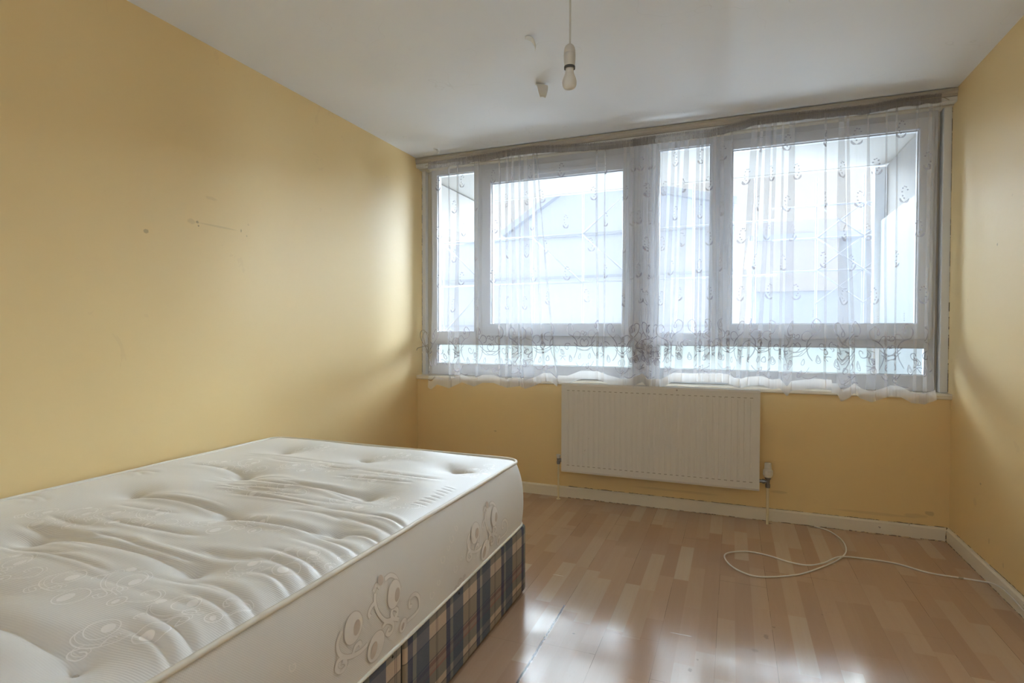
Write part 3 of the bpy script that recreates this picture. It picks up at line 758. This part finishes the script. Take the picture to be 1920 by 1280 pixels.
def top_z(X, Y):
    z = np.full_like(X, MZ); K = 0.82
    ex = np.minimum(X - MX0, MX1 - X); ey = np.minimum(Y - MY0, MY1 - Y); e = np.clip(np.minimum(ex, ey), 0, None)
    z += 0.016 * (1 - np.exp(-e / 0.045))
    fade = 1 - np.exp(-e / 0.02)
    for tx, ty in TUFTS:
        r = np.sqrt(((X - tx) / 1.35) ** 2 + (Y - ty) ** 2)
        z -= 0.024 * np.exp(-r / 0.020) + 0.017 * np.exp(-(r / 0.085) ** 2)
    for x0, x1, y, bow, sl, dep, wid in WR:
        t = (X - x0) / (x1 - x0); inn = np.clip(np.minimum(t, 1 - t) * 4 + 0.0, 0, 1); inn = inn * inn * (3 - 2 * inn)
        if x1 > -0.83: inn = np.clip(t * 2.5, 0, 1) * (t < 1.2)
        yc = y + bow * (4 * t * (1 - t)) + sl * (X - (x0 + x1) / 2)
        d = Y - yc
        z += K * inn * dep * (-np.exp(-np.abs(d) / wid) + 0.55 * np.exp(-((d + 2.2 * wid) / (1.6 * wid)) ** 2) + 0.35 * np.exp(-((d - 2.2 * wid) / (1.8 * wid)) ** 2))
    z += 0.003 * np.sin(X * 3.1 + Y * 1.7) * np.sin(Y * 4.3 - X) + 0.0035 * np.sin(X * 9 + 2 * np.sin(Y * 3)) * np.sin(Y * 14 + X * 2)
    return MZ + (z - MZ) * fade
mt = empty('mattress', ((MX0 + MX1) / 2, 1.2, BZ), label='white tufted damask mattress lying on the plaid divan base', cat='mattress')
def round_xy(X, Y):
    for sx, sy in ((1, 1), (1, -1), (-1, 1), (-1, -1)):
        cx = (MX1 - CR) if sx > 0 else (MX0 + CR); cy = (MY1 - CR) if sy > 0 else (MY0 + CR)
        dx = (X - cx) * sx; dy = (Y - cy) * sy; m = (dx > 0) & (dy > 0)
        hyp = np.hypot(dx, dy) + 1e-9; s = np.where(m, np.maximum(dx, dy) / hyp, 1.0)
        X = np.where(m, cx + sx * dx * s, X); Y = np.where(m, cy + sy * dy * s, Y)
    return X, Y
NX, NY = 330, 520
gx = np.linspace(MX0, MX1, NX); gy = MY0 + (MY1 - MY0) * np.linspace(0, 1, NY)
GX, GY = np.meshgrid(gx, gy); GX2, GY2 = round_xy(GX, GY); GZ = top_z(GX, GY)
verts = np.stack([GX2.ravel(), GY2.ravel(), GZ.ravel()], 1)
ii = (np.arange(NY - 1)[:, None] * NX + np.arange(NX - 1)[None, :]).ravel()
faces = np.stack([ii, ii + 1, ii + NX + 1, ii + NX], 1)

# figure of discs, rings and curls woven into the ticking; metres, centred
FIG_DISC = [(1.192, .424, .011, .017), (1.029, .421, .012, .017), (1.097, .331, .013, .020), (1.223, .326, .006, .010), (1.132, .485, .011, .012)]
FIG_RING = [(1.180, .430, .031, .036), (1.018, .425, .034, .036), (1.106, .336, .036, .037), (1.225, .328, .019, .020)]
FIG_LINE = [
    [(1.208, .43), (1.200, .455), (1.190, .470), (1.172, .480), (1.150, .479)],
    [(1.105, .464), (1.101, .442), (1.113, .412), (1.142, .381), (1.176, .369), (1.203, .354)],
    [(1.245, .328), (1.284, .328), (1.305, .337), (1.302, .366), (1.279, .386), (1.255, .385), (1.252, .366), (1.264, .360)],
    [(1.176, .369), (1.167, .386), (1.176, .395), (1.194, .384), (1.194, .371), (1.185, .375)],
    [(1.129, .37), (1.15, .374), (1.176, .357), (1.176, .341), (1.163, .336), (1.15, .345), (1.160, .352)],
    [(.978, .437), (.963, .418), (.968, .395), (.987, .376), (1.015, .363), (1.047, .357), (1.07, .360)],
    [(.981, .379), (.963, .378), (.960, .363), (.975, .350), (.991, .352), (.991, .363), (.979, .370)],
    [(1.10, .445), (1.085, .44), (1.075, .43), (1.08, .42)], [(1.10, .47), (1.115, .48), (1.125, .47)],
    [(1.015, .363), (1.025, .378), (1.04, .380), (1.045, .370)]]
FC = (1.13, 0.40)
def line_strip(b, P, w, f, mi):
    """P list of 2-D points, f maps 2-D to 3-D"""
    b.cur = mi; n = len(P); base = len(b.v)
    for i in range(n):
        t = Vector(P[min(i+1, n-1)]) - Vector(P[max(i-1, 0)]); 
        if t.length < 1e-9: t = Vector((1, 0))
        t.normalize(); nr = Vector((-t.y, t.x)); p = Vector(P[i])
        b.v.append(tuple(f(*(p + nr * w / 2)))); b.v.append(tuple(f(*(p - nr * w / 2))))
    for i in range(n - 1): b.f.append((base+2*i, base+2*i+1, base+2*i+3, base+2*i+2)); b.m.append(mi)
def disc2(b, c, rx, ry, rot, f, mi, n=20):
    b.cur = mi; base = len(b.v); b.v.append(tuple(f(*c)))
    K = 3
    for k in range(1, K + 1):
        for i in range(n):
            a = 2*math.pi*i/n; x = rx*k/K*math.cos(a); y = ry*k/K*math.sin(a)
            b.v.append(tuple(f(c[0] + x*math.cos(rot) - y*math.sin(rot), c[1] + x*math.sin(rot) + y*math.cos(rot))))
    for i in range(n): b.f.append((base, base+1+i, base+1+(i+1) % n)); b.m.append(mi)
    for k in range(1, K):
        for i in range(n):
            a = base+1+(k-1)*n; c_ = base+1+k*n; j = (i+1) % n
            b.f.append((a+i, c_+i, c_+j, a+j)); b.m.append(mi)
def figure(b, f, style, S=1.0, keep=None):
    """style: 'side' filled bands with outlines, 'top' satin lines"""
    L = lambda p: ((p[0] - FC[0]) * S, (p[1] - FC[1]) * S)
    sm = lambda pts: [(v.x, v.y) for v in catmull([(*L(p), 0) for p in pts], 7)]
    lift = [0.0]
    def ff(h): return lambda x, y: f(x, y, h)
    def ell(x, y, rx, ry, rot=0.25, n=32):
        cx, cy = L((x, y)); return [(cx + S*(rx*math.cos(a)*math.cos(rot) - ry*math.sin(a)*math.sin(rot)), cy + S*(rx*math.cos(a)*math.sin(rot) + ry*math.sin(a)*math.cos(rot))) for a in [2*math.pi*i/n for i in range(n+1)]]
    if style == 'side':
        for l in FIG_LINE:
            line_strip(b, sm(l), 0.0135*S, ff(0.0005), 2); line_strip(b, sm(l), 0.0095*S, ff(0.0009), 1)
        for x, y, rx, ry in FIG_RING:
            disc2(b, L((x, y)), rx*S, ry*S, -0.25, ff(0.0012), 2, 28); disc2(b, L((x, y)), (rx-.002)*S, (ry-.002)*S, -0.25, ff(0.0015), 1, 28)
        for x, y, rx, ry in FIG_DISC: disc2(b, L((x, y)), rx*S, ry*S, -0.25, ff(0.0019), 3)
    else:
        for l in FIG_LINE:
            line_strip(b, sm(l), 0.0030*S, ff(0.00025), 1)
            off = [(p[0] + 0.007*S, p[1] + 0.006*S) for p in sm(l)]
            line_strip(b, off, 0.0016*S, ff(0.00025), 1)
        for x, y, rx, ry in FIG_RING: line_strip(b, ell(x, y, rx, ry), 0.0026*S, ff(0.00025), 1)
        for x, y, rx, ry in FIG_DISC: disc2(b, L((x, y)), rx*1.15*S, ry*1.0*S, 0, ff(0.0003), 1)

# top panel with its woven figures in the same mesh
b = MB(); b.v = [tuple(v) for v in verts.tolist()]; b.f = [tuple(f) for f in faces.tolist()]; b.m = [0] * len(b.f)
def top_h(x, y):
    i = (x - MX0) / (MX1 - MX0) * (NX - 1); j = (y - MY0) / (MY1 - MY0) * (NY - 1)
    i = min(max(i, 0), NX - 1.001); j = min(max(j, 0), NY - 1.001); a, c = int(i), int(j); fa, fc = i - a, j - c
    return (GZ[c, a]*(1-fa)+GZ[c, a+1]*fa)*(1-fc) + (GZ[c+1, a]*(1-fa)+GZ[c+1, a+1]*fa)*fc
for cx, cy, rot, sc in ((-0.905, 1.90, 1.7, .62), (-1.17, 1.68, 0.5, .8), (-1.30, 1.97, 0.3, .62), (-1.73, 1.97, 0.2, .62), (-1.03, 1.43, 0.35, .85), (-0.93, 0.98, 0.9, .8), (-1.50, 1.70, 0.4, .8), (-1.42, 1.40, 0.3, .8),
                        (-1.25, 1.12, 0.3, .85), (-1.80, 1.62, 0.2, .8), (-1.55, 1.05, 0.3, .8), (-1.20, 0.74, 0.3, .85), (-0.97, 0.70, 1.0, .8), (-1.75, 0.98, 0.2, .8), (-1.52, 0.70, 0.4, .8)):
    def f(x, y, h, cx=cx, cy=cy, rot=rot):
        X = cx + x*math.cos(rot) - y*math.sin(rot); Y = cy + x*math.sin(rot) + y*math.cos(rot)
        X = min(max(X, MX0 + .012), MX1 - .014); Y = min(Y, MY1 - .02)
        return (X, Y, top_h(X, Y) + h)
    figure(b, f, 'top', sc)
b.build('top_panel', [M['tick_top'], M['satin']], mt, smooth=True)

# quilt border (sides)
def perim(off, n_c=10):
    x0, x1, y0, y1 = MX0 - min(off, 0.006), MX1 + off, MY0 - off, MY1 + off; r = CR + off; P = []
    def seg(a, c, n):
        for k in range(n): P.append((a[0] + (c[0]-a[0])*k/n, a[1] + (c[1]-a[1])*k/n))
    def arc(cx, cy, a0):
        for k in range(n_c): a = a0 + math.pi/2*k/n_c; P.append((cx + r*math.cos(a), cy + r*math.sin(a)))
    seg((x1, y0 + r), (x1, y1 - r), 90); arc(x1 - r, y1 - r, 0); seg((x1 - r, y1), (x0 + r, y1), 50); arc(x0 + r, y1 - r, math.pi/2)
    seg((x0, y1 - r), (x0, y0 + r), 60); arc(x0 + r, y0 + r, math.pi); seg((x0 + r, y0), (x1 - r, y0), 40); arc(x1 - r, y0 + r, 1.5*math.pi)
    return P
def zbot(y): return 0.281 + 0.022 * max(0.0, min(1.0, (y - 1.2) / 0.97)) ** 1.5 - 0.006 * (y < 1.2) * (1.2 - y)
def side_off(t, y):
    return 0.001 + 0.034 * (math.sin(math.pi * min(1, t * 0.5 + 0.0)) ** 0.55 if t < 1 else 1) * (1 - 0.25 * t) * (0.80 + 0.2 * math.sin(y * 5.1))
RS = 26; b = MB(); N = len(perim(0))
zt0 = MZ - 0.004
for j in range(RS + 1):
    t = j / RS; off = 0.001 + 0.030 * min(1, (1 - (1 - min(1, t / 0.55)) ** 2)) - 0.006 * max(0, (t - 0.6) / 0.4) ** 2
    P = perim(off)
    for k, (x, y) in enumerate(P):
        zb = zbot(y); b.v.append((x + 0.003 * noise.noise(Vector((y * 4, t * 2.5, 1.3))), y, zt0 + (zb - zt0) * t))
for j in range(RS):
    for k in range(N): k2 = (k + 1) % N; b.f.append((j*N+k, (j+1)*N+k, (j+1)*N+k2, j*N+k2)); b.m.append(0)
def side_pt(y, z, h):
    t = (zt0 - z) / (zt0 - zbot(y)); t = min(max(t, 0.02), 0.98); jf = t * RS; j = min(int(jf), RS - 1); fj = jf - j
    x1 = lambda jj: (lambda tt: MX1 + 0.001 + 0.030 * min(1, (1 - (1 - min(1, tt / 0.55)) ** 2)) - 0.006 * max(0, (tt - 0.6) / 0.4) ** 2 + 0.003 * noise.noise(Vector((y * 4, tt * 2.5, 1.3))))(jj / RS)
    return (x1(j)*(1-fj) + x1(j+1)*fj + h + 0.0004, min(y, MY1 - CR + .03), z)
for dy in (0.0, 0.635, -0.635):
    figure(b, lambda x, y, h, dy=dy: side_pt(FC[0] + dy + x, FC[1] + y, h), 'side')
# loose curls between the big figures
for cy, cz in ((1.44, 0.42), (1.52, 0.36), (1.38, 0.34), (1.50, 0.46), (0.80, .42)):
    for q0, r0 in ((0, 0.016), (0.035, 0.011)):
        pts = [(cy + q0 + r0*(1 - q/26)*math.cos(2.4 + q*.30), cz + q0*0.6 + r0*(1 - q/26)*math.sin(2.4 + q*.30)) for q in range(20)]
        line_strip(b, pts, 0.003, lambda x, y: side_pt(x, y, 0.0006), 1)
for dy, cz in ((1.55, .30), (0.93, .29)):
    for (a, r0) in ((0, .016), (.03, .011), (-.025, .010)):
        pts = [(dy + a + r0*(1-q/30)*math.cos(q*.45), cz + .01*math.sin(a*90) + r0*(1-q/30)*math.sin(q*.45)) for q in range(24)]
        line_strip(b, pts, 0.004, lambda x, y: side_pt(x, y, 0.0008), 2)
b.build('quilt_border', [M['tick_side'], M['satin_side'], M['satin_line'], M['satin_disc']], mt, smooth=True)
b = MB(); P = perim(0.002); b.tube([(x, y, MZ + 0.0015 + 0.0012 * noise.noise(Vector((x * 6, y * 6, 0)))) for x, y in P], 0.0065, 8, True); b.build('piping', M['piping'], mt, smooth=True)
b = MB(); P = perim(0.024); b.tube([(x, y, zbot(y)) for x, y in P], 0.0055, 8, True); b.build('piping', M['piping'], mt, smooth=True)
b = MB(); b.box(MX0 + .02, MX1 - .0, MY0 + .02, MY1 - .0, BZ + .001, BZ + .02); b.build('underside', M['tick_side'], mt)
for i, (tx, ty) in enumerate(TUFTS):
    b = MB(); b.lathe([(0, 0.0035), (0.004, 0.003), (0.006, 0.0), (0.005, -0.004)], (tx, ty, top_h(tx, ty) + 0.001), 10); b.build('tuft_button', M['tick_side'], mt, smooth=True)

# ------------------------------------------------------------------ radiator
RX0, RX1, RZ0, RZ1, RY = -1.016, 0.146, 0.195, 0.763, 3.404
rad = empty('radiator', ((RX0 + RX1) / 2, YW, RZ0), label='long cream panel radiator on the wall below the windows', cat='radiator')
b = MB()     # pressed front panel: plain rim, shallow vertical flutes
nf = 33; m = 0.028; zz0, zz1 = RZ0 + 0.050, RZ1 - 0.048
xs = []; 
step = (RX1 - RX0 - 2*m) / nf
prof = [(RX0, 0.0), (RX0 + m, 0.0)]
for k in range(nf):
    x = RX0 + m + k * step
    prof += [(x + step*0.30, 0.0), (x + step*0.40, 0.0018), (x + step*0.60, 0.0018), (x + step*0.70, 0.0)]
prof += [(RX1 - m, 0.0), (RX1, 0.0)]
zr = [(RZ0, 0), (RZ0 + 0.012, 0), (zz0, 0), (zz0 + 0.010, 1), (zz1 - 0.010, 1), (zz1, 0), (RZ1 - 0.012, 0), (RZ1, 0)]
n = len(prof); base = 0
for z, f in zr:
    for x, d in prof:
        rim = 0.004 if z in (RZ0, RZ1) else 0.0
        b.v.append((x, RY + d * f + rim, z))
for j in range(len(zr) - 1):
    for i in range(n - 1): b.f.append((j*n+i, j*n+i+1, (j+1)*n+i+1, (j+1)*n+i)); b.m.append(0)
o = b.build('front_panel', M['rad'], rad)
sm_ = o.modifiers.new('thick', 'SOLIDIFY'); sm_.thickness = 0.008; sm_.offset = -1
# pressed dimples at the flute ends
for zc, nm in ((zz1 + 0.004, 'slot_row'), (zz0 - 0.004, 'slot_row')):
    b = MB()
    for k in range(nf):
        x = RX0 + m + (k + 0.5) * step; b.box(x - step*0.24, x + step*0.24, RY - 0.0008, RY + 0.002, zc - 0.0022, zc + 0.0022)
    b.build(nm, M['rad_dark'], rad)
b = MB(); b.box(RX0 + 0.004, RX1 - 0.004, RY + 0.075, RY + 0.083, RZ0 + 0.01, RZ1 - 0.012); b.build('rear_panel', M['rad'], rad, bevel=0.003)
for x in (RX0, RX1 - 0.0025):
    b = MB(); b.box(x, x + 0.0025, RY + 0.002, RY + 0.080, RZ0 + 0.004, RZ1 - 0.006); 
    b.build('side_panel', M['rad'], rad, bevel=0.001)
b = MB(); gx0, gx1 = RX0 + 0.003, RX1 - 0.003; zt = RZ1 - 0.001
b.box(gx0, gx1, RY + 0.006, RY + 0.010, zt - 0.008, zt); b.box(gx0, gx1, RY + 0.070, RY + 0.074, zt - 0.008, zt)
for k in range(150):
    x = gx0 + (gx1 - gx0) * k / 149; b.box(x - 0.0016, x + 0.0016, RY + 0.008, RY + 0.072, zt - 0.005, zt - 0.002)
b.build('top_grille', M['trim_white'], rad)
b = MB()
for k in range(60):
    x = RX0 + 0.03 + (RX1 - RX0 - 0.06) * k / 59; b.box(x - .001, x + .001, RY + 0.012, RY + 0.074, RZ0 + 0.03, RZ1 - 0.03)
b.build('convector_fins', M['rad'], rad)
for x in (RX0 + 0.15, RX1 - 0.15):
    b = MB(); b.box(x - 0.02, x + 0.02, RY + 0.082, YW, RZ0 + 0.06, RZ1 - 0.06); b.build('wall_bracket', M['rad'], rad, bevel=0.002)
# lockshield (left) and thermostatic valve (right)
YV = RY + 0.045
b = MB(); vx = RX0 - 0.032; vz = 0.258
b.lathe([(0.010, 0.002), (0.0105, 0.012), (0.0135, 0.012), (0.0135, 0.022), (0.009, 0.022), (0.009, 0.034)], (vx, YV, vz), 6, 'X')
b.lathe([(0.0, -0.026), (0.0115, -0.026), (0.0125, -0.010), (0.010, -0.008), (0.011, 0.012), (0.0, 0.014)], (vx, YV, vz), 12)
ls = b.build('lockshield_valve', M['brass'], rad, smooth=False)
b = MB(); b.lathe([(0.0, 0.036), (0.014, 0.036), (0.0145, 0.030), (0.010, 0.012), (0.0, 0.012)], (vx, YV, vz), 16); b.build('valve_cap', M['valve_white'], ls, smooth=False)
b = MB(); b.lathe([(0.0062, 0.0), (0.0062, vz - 0.02)], (vx, YV, 0), 14); b.lathe([(0.0, 0.001), (0.014, 0.001), (0.012, 0.006), (0.006, 0.007)], (vx, YV, 0), 14); b.build('pipe', M['pipe'], rad, smooth=True)
vx2 = RX1 + 0.045; vz2 = 0.243
b = MB()
b.lathe([(0.010, -0.046), (0.010, -0.030), (0.0135, -0.030), (0.0135, -0.016), (0.009, -0.014), (0.009, 0.0)], (vx2, YV, vz2), 10, 'X')
b.lathe([(0.0, -0.034), (0.0125, -0.034), (0.0135, -0.016), (0.0105, -0.012), (0.0115, 0.010), (0.016, 0.016), (0.017, 0.028), (0.0, 0.028)], (vx2, YV, vz2), 14)
tvv = b.build('thermostatic_valve', M['brass'], rad)
b = MB(); b.lathe([(0.0, 0.108), (0.015, 0.108), (0.018, 0.104), (0.0185, 0.080), (0.020, 0.076), (0.0195, 0.070), (0.0245, 0.066), (0.0255, 0.040), (0.022, 0.030), (0.018, 0.026), (0.0, 0.026)], (vx2, YV, vz2), 24)
for k in range(12):
    a = 2*math.pi*k/12; b.tube([(vx2 + 0.0252*math.cos(a), YV + 0.0252*math.sin(a), vz2 + 0.040), (vx2 + 0.0245*math.cos(a), YV + 0.0245*math.sin(a), vz2 + 0.066)], 0.0016, 5)
b.build('thermostat_head', M['valve_white'], tvv, smooth=False)
b = MB(); b.lathe([(0.0075, 0.0), (0.0075, vz2 - 0.03)], (vx2, YV, 0), 14); b.build('pipe', M['pipe'], rad, smooth=True)
b = MB(); b.lathe([(0.0, 0.0), (0.005, -0.0008), (0.006, 0.001)], (RX0 + 0.71, RY, RZ1 - 0.016), 12, 'Y'); b.build('badge', M['rad_dark'], rad)

# ------------------------------------------------------------------ pendant lamp
PX, PY = -0.462, 1.62
pd = empty('pendant_lamp', (PX, PY, H), label='bare white lampholder with an unlit bulb hanging from the ceiling on a thin cord', cat='light fitting')
b = MB(); b.lathe([(0.0, -0.030), (0.018, -0.030), (0.034, -0.022), (0.040, -0.006), (0.040, 0.0)], (PX, PY, H), 32); b.build('ceiling_rose', M['holder'], pd, smooth=True)
ZH = 1.955
b = MB(); b.tube(catmull([(PX, PY, H - 0.028), (PX - 0.002, PY, 2.2), (PX + 0.001, PY, 2.08), (PX + .001, PY, ZH - 0.002)], 8), 0.0028, 8); b.build('cord', M['cord'], pd, smooth=True)
b = MB(); b.lathe([(0.003, 0.0), (0.007, -0.0015), (0.012, -0.006), (0.0155, -0.013), (0.0170, -0.022), (0.0172, -0.028), (0.0164, -0.0285), (0.0164, -0.030), (0.0174, -0.031), (0.0172, -0.045), (0.0160, -0.062), (0.0158, -0.070), (0.0145, -0.070), (0.0145, -0.055), (0.0, -0.055)], (PX, PY, ZH), 36)
b.build('lampholder', M['holder'], pd, smooth=True)
b = MB(); b.lathe([(0.0158, -0.0665), (0.0166, -0.068), (0.0162, -0.0745), (0.0148, -0.0745)], (PX, PY, ZH), 36); b.build('skirt_ring', M['dark'], pd, smooth=True)
bl = MB(); bl.lathe([(0.0120, -0.066), (0.0125, -0.080), (0.0135, -0.088)], (PX, PY, ZH), 36); bl.lathe([(0.0135, -0.088), (0.0165, -0.096), (0.0200, -0.104), (0.0218, -0.112), (0.0214, -0.121), (0.0185, -0.1285), (0.0130, -0.1340), (0.006, -0.1362), (0.0, -0.1366)], (PX, PY, ZH), 36)
bl.build('bulb', M['bulb'], pd, smooth=True)

# ------------------------------------------------------------------ peeling paint on the ceiling
def flake(name, cx, cy, L, W, curl, rot, lobes, label, seed):
    b = MB(); n, m = 14, 10; V = []
    for i in range(n + 1):
        t = i / n
        for j in range(m + 1):
            s = j / m * 2 - 1
            w = W * (0.25 + 0.75 * math.sin(math.pi * (0.15 + 0.75 * t))) * (1 + 0.25 * noise.noise(Vector((t * 3, s * 2, seed))))
            a = curl * t * t
            x = L * (math.sin(a) / curl if False else t * math.cos(a * 0.6)); z = -L * t * math.sin(a * 0.8) - 0.0015
            y = s * w; z -= 0.30 * w * lobes * (s * s) * t
            V.append((cx + x * math.cos(rot) - y * math.sin(rot), cy + x * math.sin(rot) + y * math.cos(rot), H + z))
    b.v = V
    for i in range(n):
        for j in range(m): b.f.append((i*(m+1)+j, (i+1)*(m+1)+j, (i+1)*(m+1)+j+1, i*(m+1)+j+1)); b.m.append(0)
    o = b.build(name, M['flake'], smooth=True); sd = o.modifiers.new('thick', 'SOLIDIFY'); sd.thickness = 0.0012
    tag(o, label, 'peeling paint', 'flakes hanging from the ceiling')
flake('paint_flake', -0.835, 2.24, 0.060, 0.020, 1.3, 0.4, 0.5, 'small curled flake of white paint peeling off the ceiling nearer the top of the photo', 1.0)
flake('paint_flake', -0.93, 2.70, 0.085, 0.030, 1.5, -0.9, 0.9, 'larger folded flake of white paint hanging from the ceiling just left of the bulb', 2.0)
flake('paint_flake', -1.93, 3.38, 0.06, 0.012, 0.9, -0.5, 0.3, 'thin lifted strip of ceiling paint beside the batten above the left window', 3.0)

# ------------------------------------------------------------------ cables
cab = [(0.434, 3.497, .004), (0.499, 3.438, .006), (0.539, 3.297, .008), (0.529, 3.143, .006), (0.473, 3.017, .004), (0.39, 2.899, .004), (0.29, 2.78, .004), (0.176, 2.705, .004), (0.088, 2.681, .005), (0.011, 2.734, .008),
       (-0.027, 2.828, .010), (-0.013, 2.902, .009), (0.072, 2.965, .006), (0.168, 2.955, .004), (0.257, 2.903, .006), (0.333, 2.883, .011), (0.406, 2.938, .012), (0.489, 3.05, .011), (0.595, 3.086, .005), (0.723, 3.079, .004),
       (0.831, 3.017, .004), (0.948, 2.994, .008), (1.000, 2.955, .020), (1.029, 2.90, .035), (1.036, 2.80, .045), (1.038, 2.6, .03), (1.038, 2.3, .006), (1.038, 1.9, .004)]
cb = empty('aerial_cable', (0.434, 3.49, 0), label='white cable looped once on the laminate floor in front of the radiator', cat='cable')
b = MB(); b.tube(catmull(cab, 10), 0.0034, 10); b.build('sheath', M['cable'], cb, smooth=True)
b = MB(); b.tube([(0.938, 2.9965, .0072), (0.946, 2.995, .0078), (0.955, 2.992, .0085)], 0.0044, 10); b.build('join', M['wire_old'], cb, smooth=True)

tw = empty('thin_wire', (-2.08, 3.49, 0.77), label='tangled thin brown wire hanging on the left edge of the window frame', cat='wire')
WXp = lambda px, py, y=3.492: (y * ((px-960)/1038.8*math.cos(.3795) - math.sin(.3795)) / ((px-960)/1038.8*math.sin(.3795) + math.cos(.3795)), y, HC - (py-620.4)/1038.8 * y/((px-960)/1038.8*math.sin(.3795)+math.cos(.3795)))
def wpath(pts, r, name):
    b = MB(); P = []
    for k, (x, y) in enumerate(pts): q = WXp(x, y, 3.486 + 0.010 * math.sin(k * 2.3)); P.append(q)
    b.tube(catmull(P, 7), r, 6); b.build(name, M['wire_old'], tw, smooth=True)
wpath([(804, 690), (804, 668), (803, 650), (802, 632), (798, 622), (792, 619), (788, 626), (790, 637), (795, 646), (800, 654), (804, 662), (805, 656), (800, 649), (799, 658), (803, 664)], 0.0020, 'strand')
wpath([(803, 660), (799, 652), (796, 641), (793, 630), (797, 622), (803, 628), (803, 640), (803, 655), (805, 672), (803, 668), (801, 655)], 0.0018, 'strand')
wpath([(803, 646), (796, 649), (789, 651), (783, 653), (781, 657)], 0.0022, 'strand')
wpath([(805, 700), (804.5, 660), (803.5, 620), (803, 560), (803, 480), (803, 400), (803, 330)], 0.0010, 'strand')

# ------------------------------------------------------------------ outside: balcony
b = MB(); b.box(-5.2, 3.2, 3.72, 5.15, 2.40, 2.56); b.box(-5.2, 3.2, 5.10, 5.16, 2.398, 2.62)
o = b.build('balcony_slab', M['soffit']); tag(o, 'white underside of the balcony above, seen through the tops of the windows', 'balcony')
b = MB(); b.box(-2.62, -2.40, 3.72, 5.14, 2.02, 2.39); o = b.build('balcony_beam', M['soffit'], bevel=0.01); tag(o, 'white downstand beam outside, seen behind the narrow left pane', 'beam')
wg = empty('balcony_side_wall', (1.2, 4.4, 0), label='white balcony side wall with a pale blue lower panel outside the right window', cat='wall')
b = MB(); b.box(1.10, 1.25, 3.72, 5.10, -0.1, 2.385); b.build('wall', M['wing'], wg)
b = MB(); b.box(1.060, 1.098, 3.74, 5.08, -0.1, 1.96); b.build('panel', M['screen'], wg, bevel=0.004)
b = MB(); b.box(1.02, 1.10, 5.10, 5.17, -0.1, 2.38); b.build('post', M['mesh_sheet'], wg, bevel=0.004)
b = MB(); b.box(-5.2, 3.2, 3.72, 5.25, -0.12, -0.02); o = b.build('balcony_floor', M['ground']); tag(o, 'grey balcony floor outside the windows', 'balcony floor')
pr = empty('balcony_parapet', (-0.6, 5.15, 0), label='pale turquoise balcony parapet seen through the low window panes', cat='parapet')
b = MB(); b.box(-4.2, 1.05, 5.12, 5.17, -0.02, 1.02); b.build('infill_panel', M['parapet'], pr)
b = MB(); b.box(-4.2, 1.05, 5.10, 5.19, 1.02, 1.06); b.build('top_rail', M['wing'], pr, bevel=0.005)

# buildings across the way
bd = empty('sheeted_building', (-1.2, 14, -4), label='gabled building wrapped in pale blue debris sheeting across from the windows', cat='building')
b = MB(); b.prism_y([(-9.0, -4), (0.0, -4), (0.0, 3.9), (-3.5, 4.75), (-5.4, 3.55), (-9.0, 3.1)], 13.2, 20); b.build('sheeted_wall', M['mesh_sheet'], bd)
b = MB(); b.prism_y([(-5.45, 3.50), (-3.5, 4.72), (0.05, 3.86), (0.05, 4.02), (-3.5, 4.90), (-5.52, 3.62)], 13.0, 20.1); b.build('roof', M['roofing'], bd)
for z in (1.2, 2.4, 3.4):
    b = MB(); b.box(-9, 0, 13.12, 13.2, z, z + 0.05); b.build('sheet_seam', M['scaf'], bd)
b2 = empty('far_block', (4, 18, -4), label='low pale blue and pink rendered block beyond the right window', cat='building')
b = MB(); b.box(0.5, 9.5, 17, 24, -4, 3.6); b.build('wall', M['far_wall'], b2); b = MB(); b.box(0.6, 2.6, 16.9, 17.0, 2.2, 4.1); b.build('rendered_bay', M['render'], b2)
b = MB(); b.box(0.4, 9.6, 16.8, 24.1, 3.6, 3.75); b.build('parapet_coping', M['scaf'], b2)
for k in range(4):
    b = MB(); b.box(3.4 + k*1.4, 4.2 + k*1.4, 16.92, 17.0, 1.9, 3.0); b.build('window', M['roofing'], b2)
sc = empty('scaffolding', (-2, 12.4, -4), label='pale scaffolding of poles and braces in front of the sheeted building', cat='scaffolding')
for x in (-6.8, -5.6, -4.4, -3.2, -2.0, -0.8, 0.4):
    b = MB(); b.tube([(x, 12.4, -4), (x, 12.4, 4.9)], 0.026, 8); b.build('pole', M['scaf'], sc, smooth=True)
for z in (1.0, 2.2, 3.3, 4.3):
    b = MB(); b.tube([(-7.2, 12.36, z), (0.8, 12.36, z + .03)], 0.024, 8); b.build('ledger', M['scaf'], sc, smooth=True)
for x0, x1, z0, z1 in ((-3.2, -2.0, 3.3, 4.3), (-3.2, -4.4, 2.2, 3.3), (-2.0, -3.2, 2.2, 3.3), (-6.8, -5.6, 1.0, 2.2), (-5.6, -6.8, 2.2, 3.3)):
    b = MB(); b.tube([(x0, 12.33, z0), (x1, 12.33, z1)], 0.020, 8); b.build('brace', M['scaf'], sc, smooth=True)
s2 = empty('scaffolding', (3.4, 15.6, -4), label='pale lattice scaffold tower seen beside the balcony post in the right window', cat='scaffolding')
for x in (1.9, 2.9, 3.9):
    b = MB(); b.tube([(x, 15.6, -4), (x, 15.6, 4.9)], 0.03, 8); b.build('pole', M['roofing'], s2, smooth=True)
for z in (2.6, 3.4, 4.2):
    b = MB(); b.tube([(0.9, 15.56, z), (4.1, 15.56, z)], 0.024, 8); b.build('ledger', M['roofing'], s2, smooth=True)
    for x in (1.9, 2.9):
        b = MB(); b.tube([(x, 15.53, z - .8), (x + 1, 15.53, z)], 0.02, 8); b.build('brace', M['roofing'], s2, smooth=True)
        b = MB(); b.tube([(x + 1, 15.50, z - .8), (x, 15.50, z)], 0.02, 8); b.build('brace', M['roofing'], s2, smooth=True)
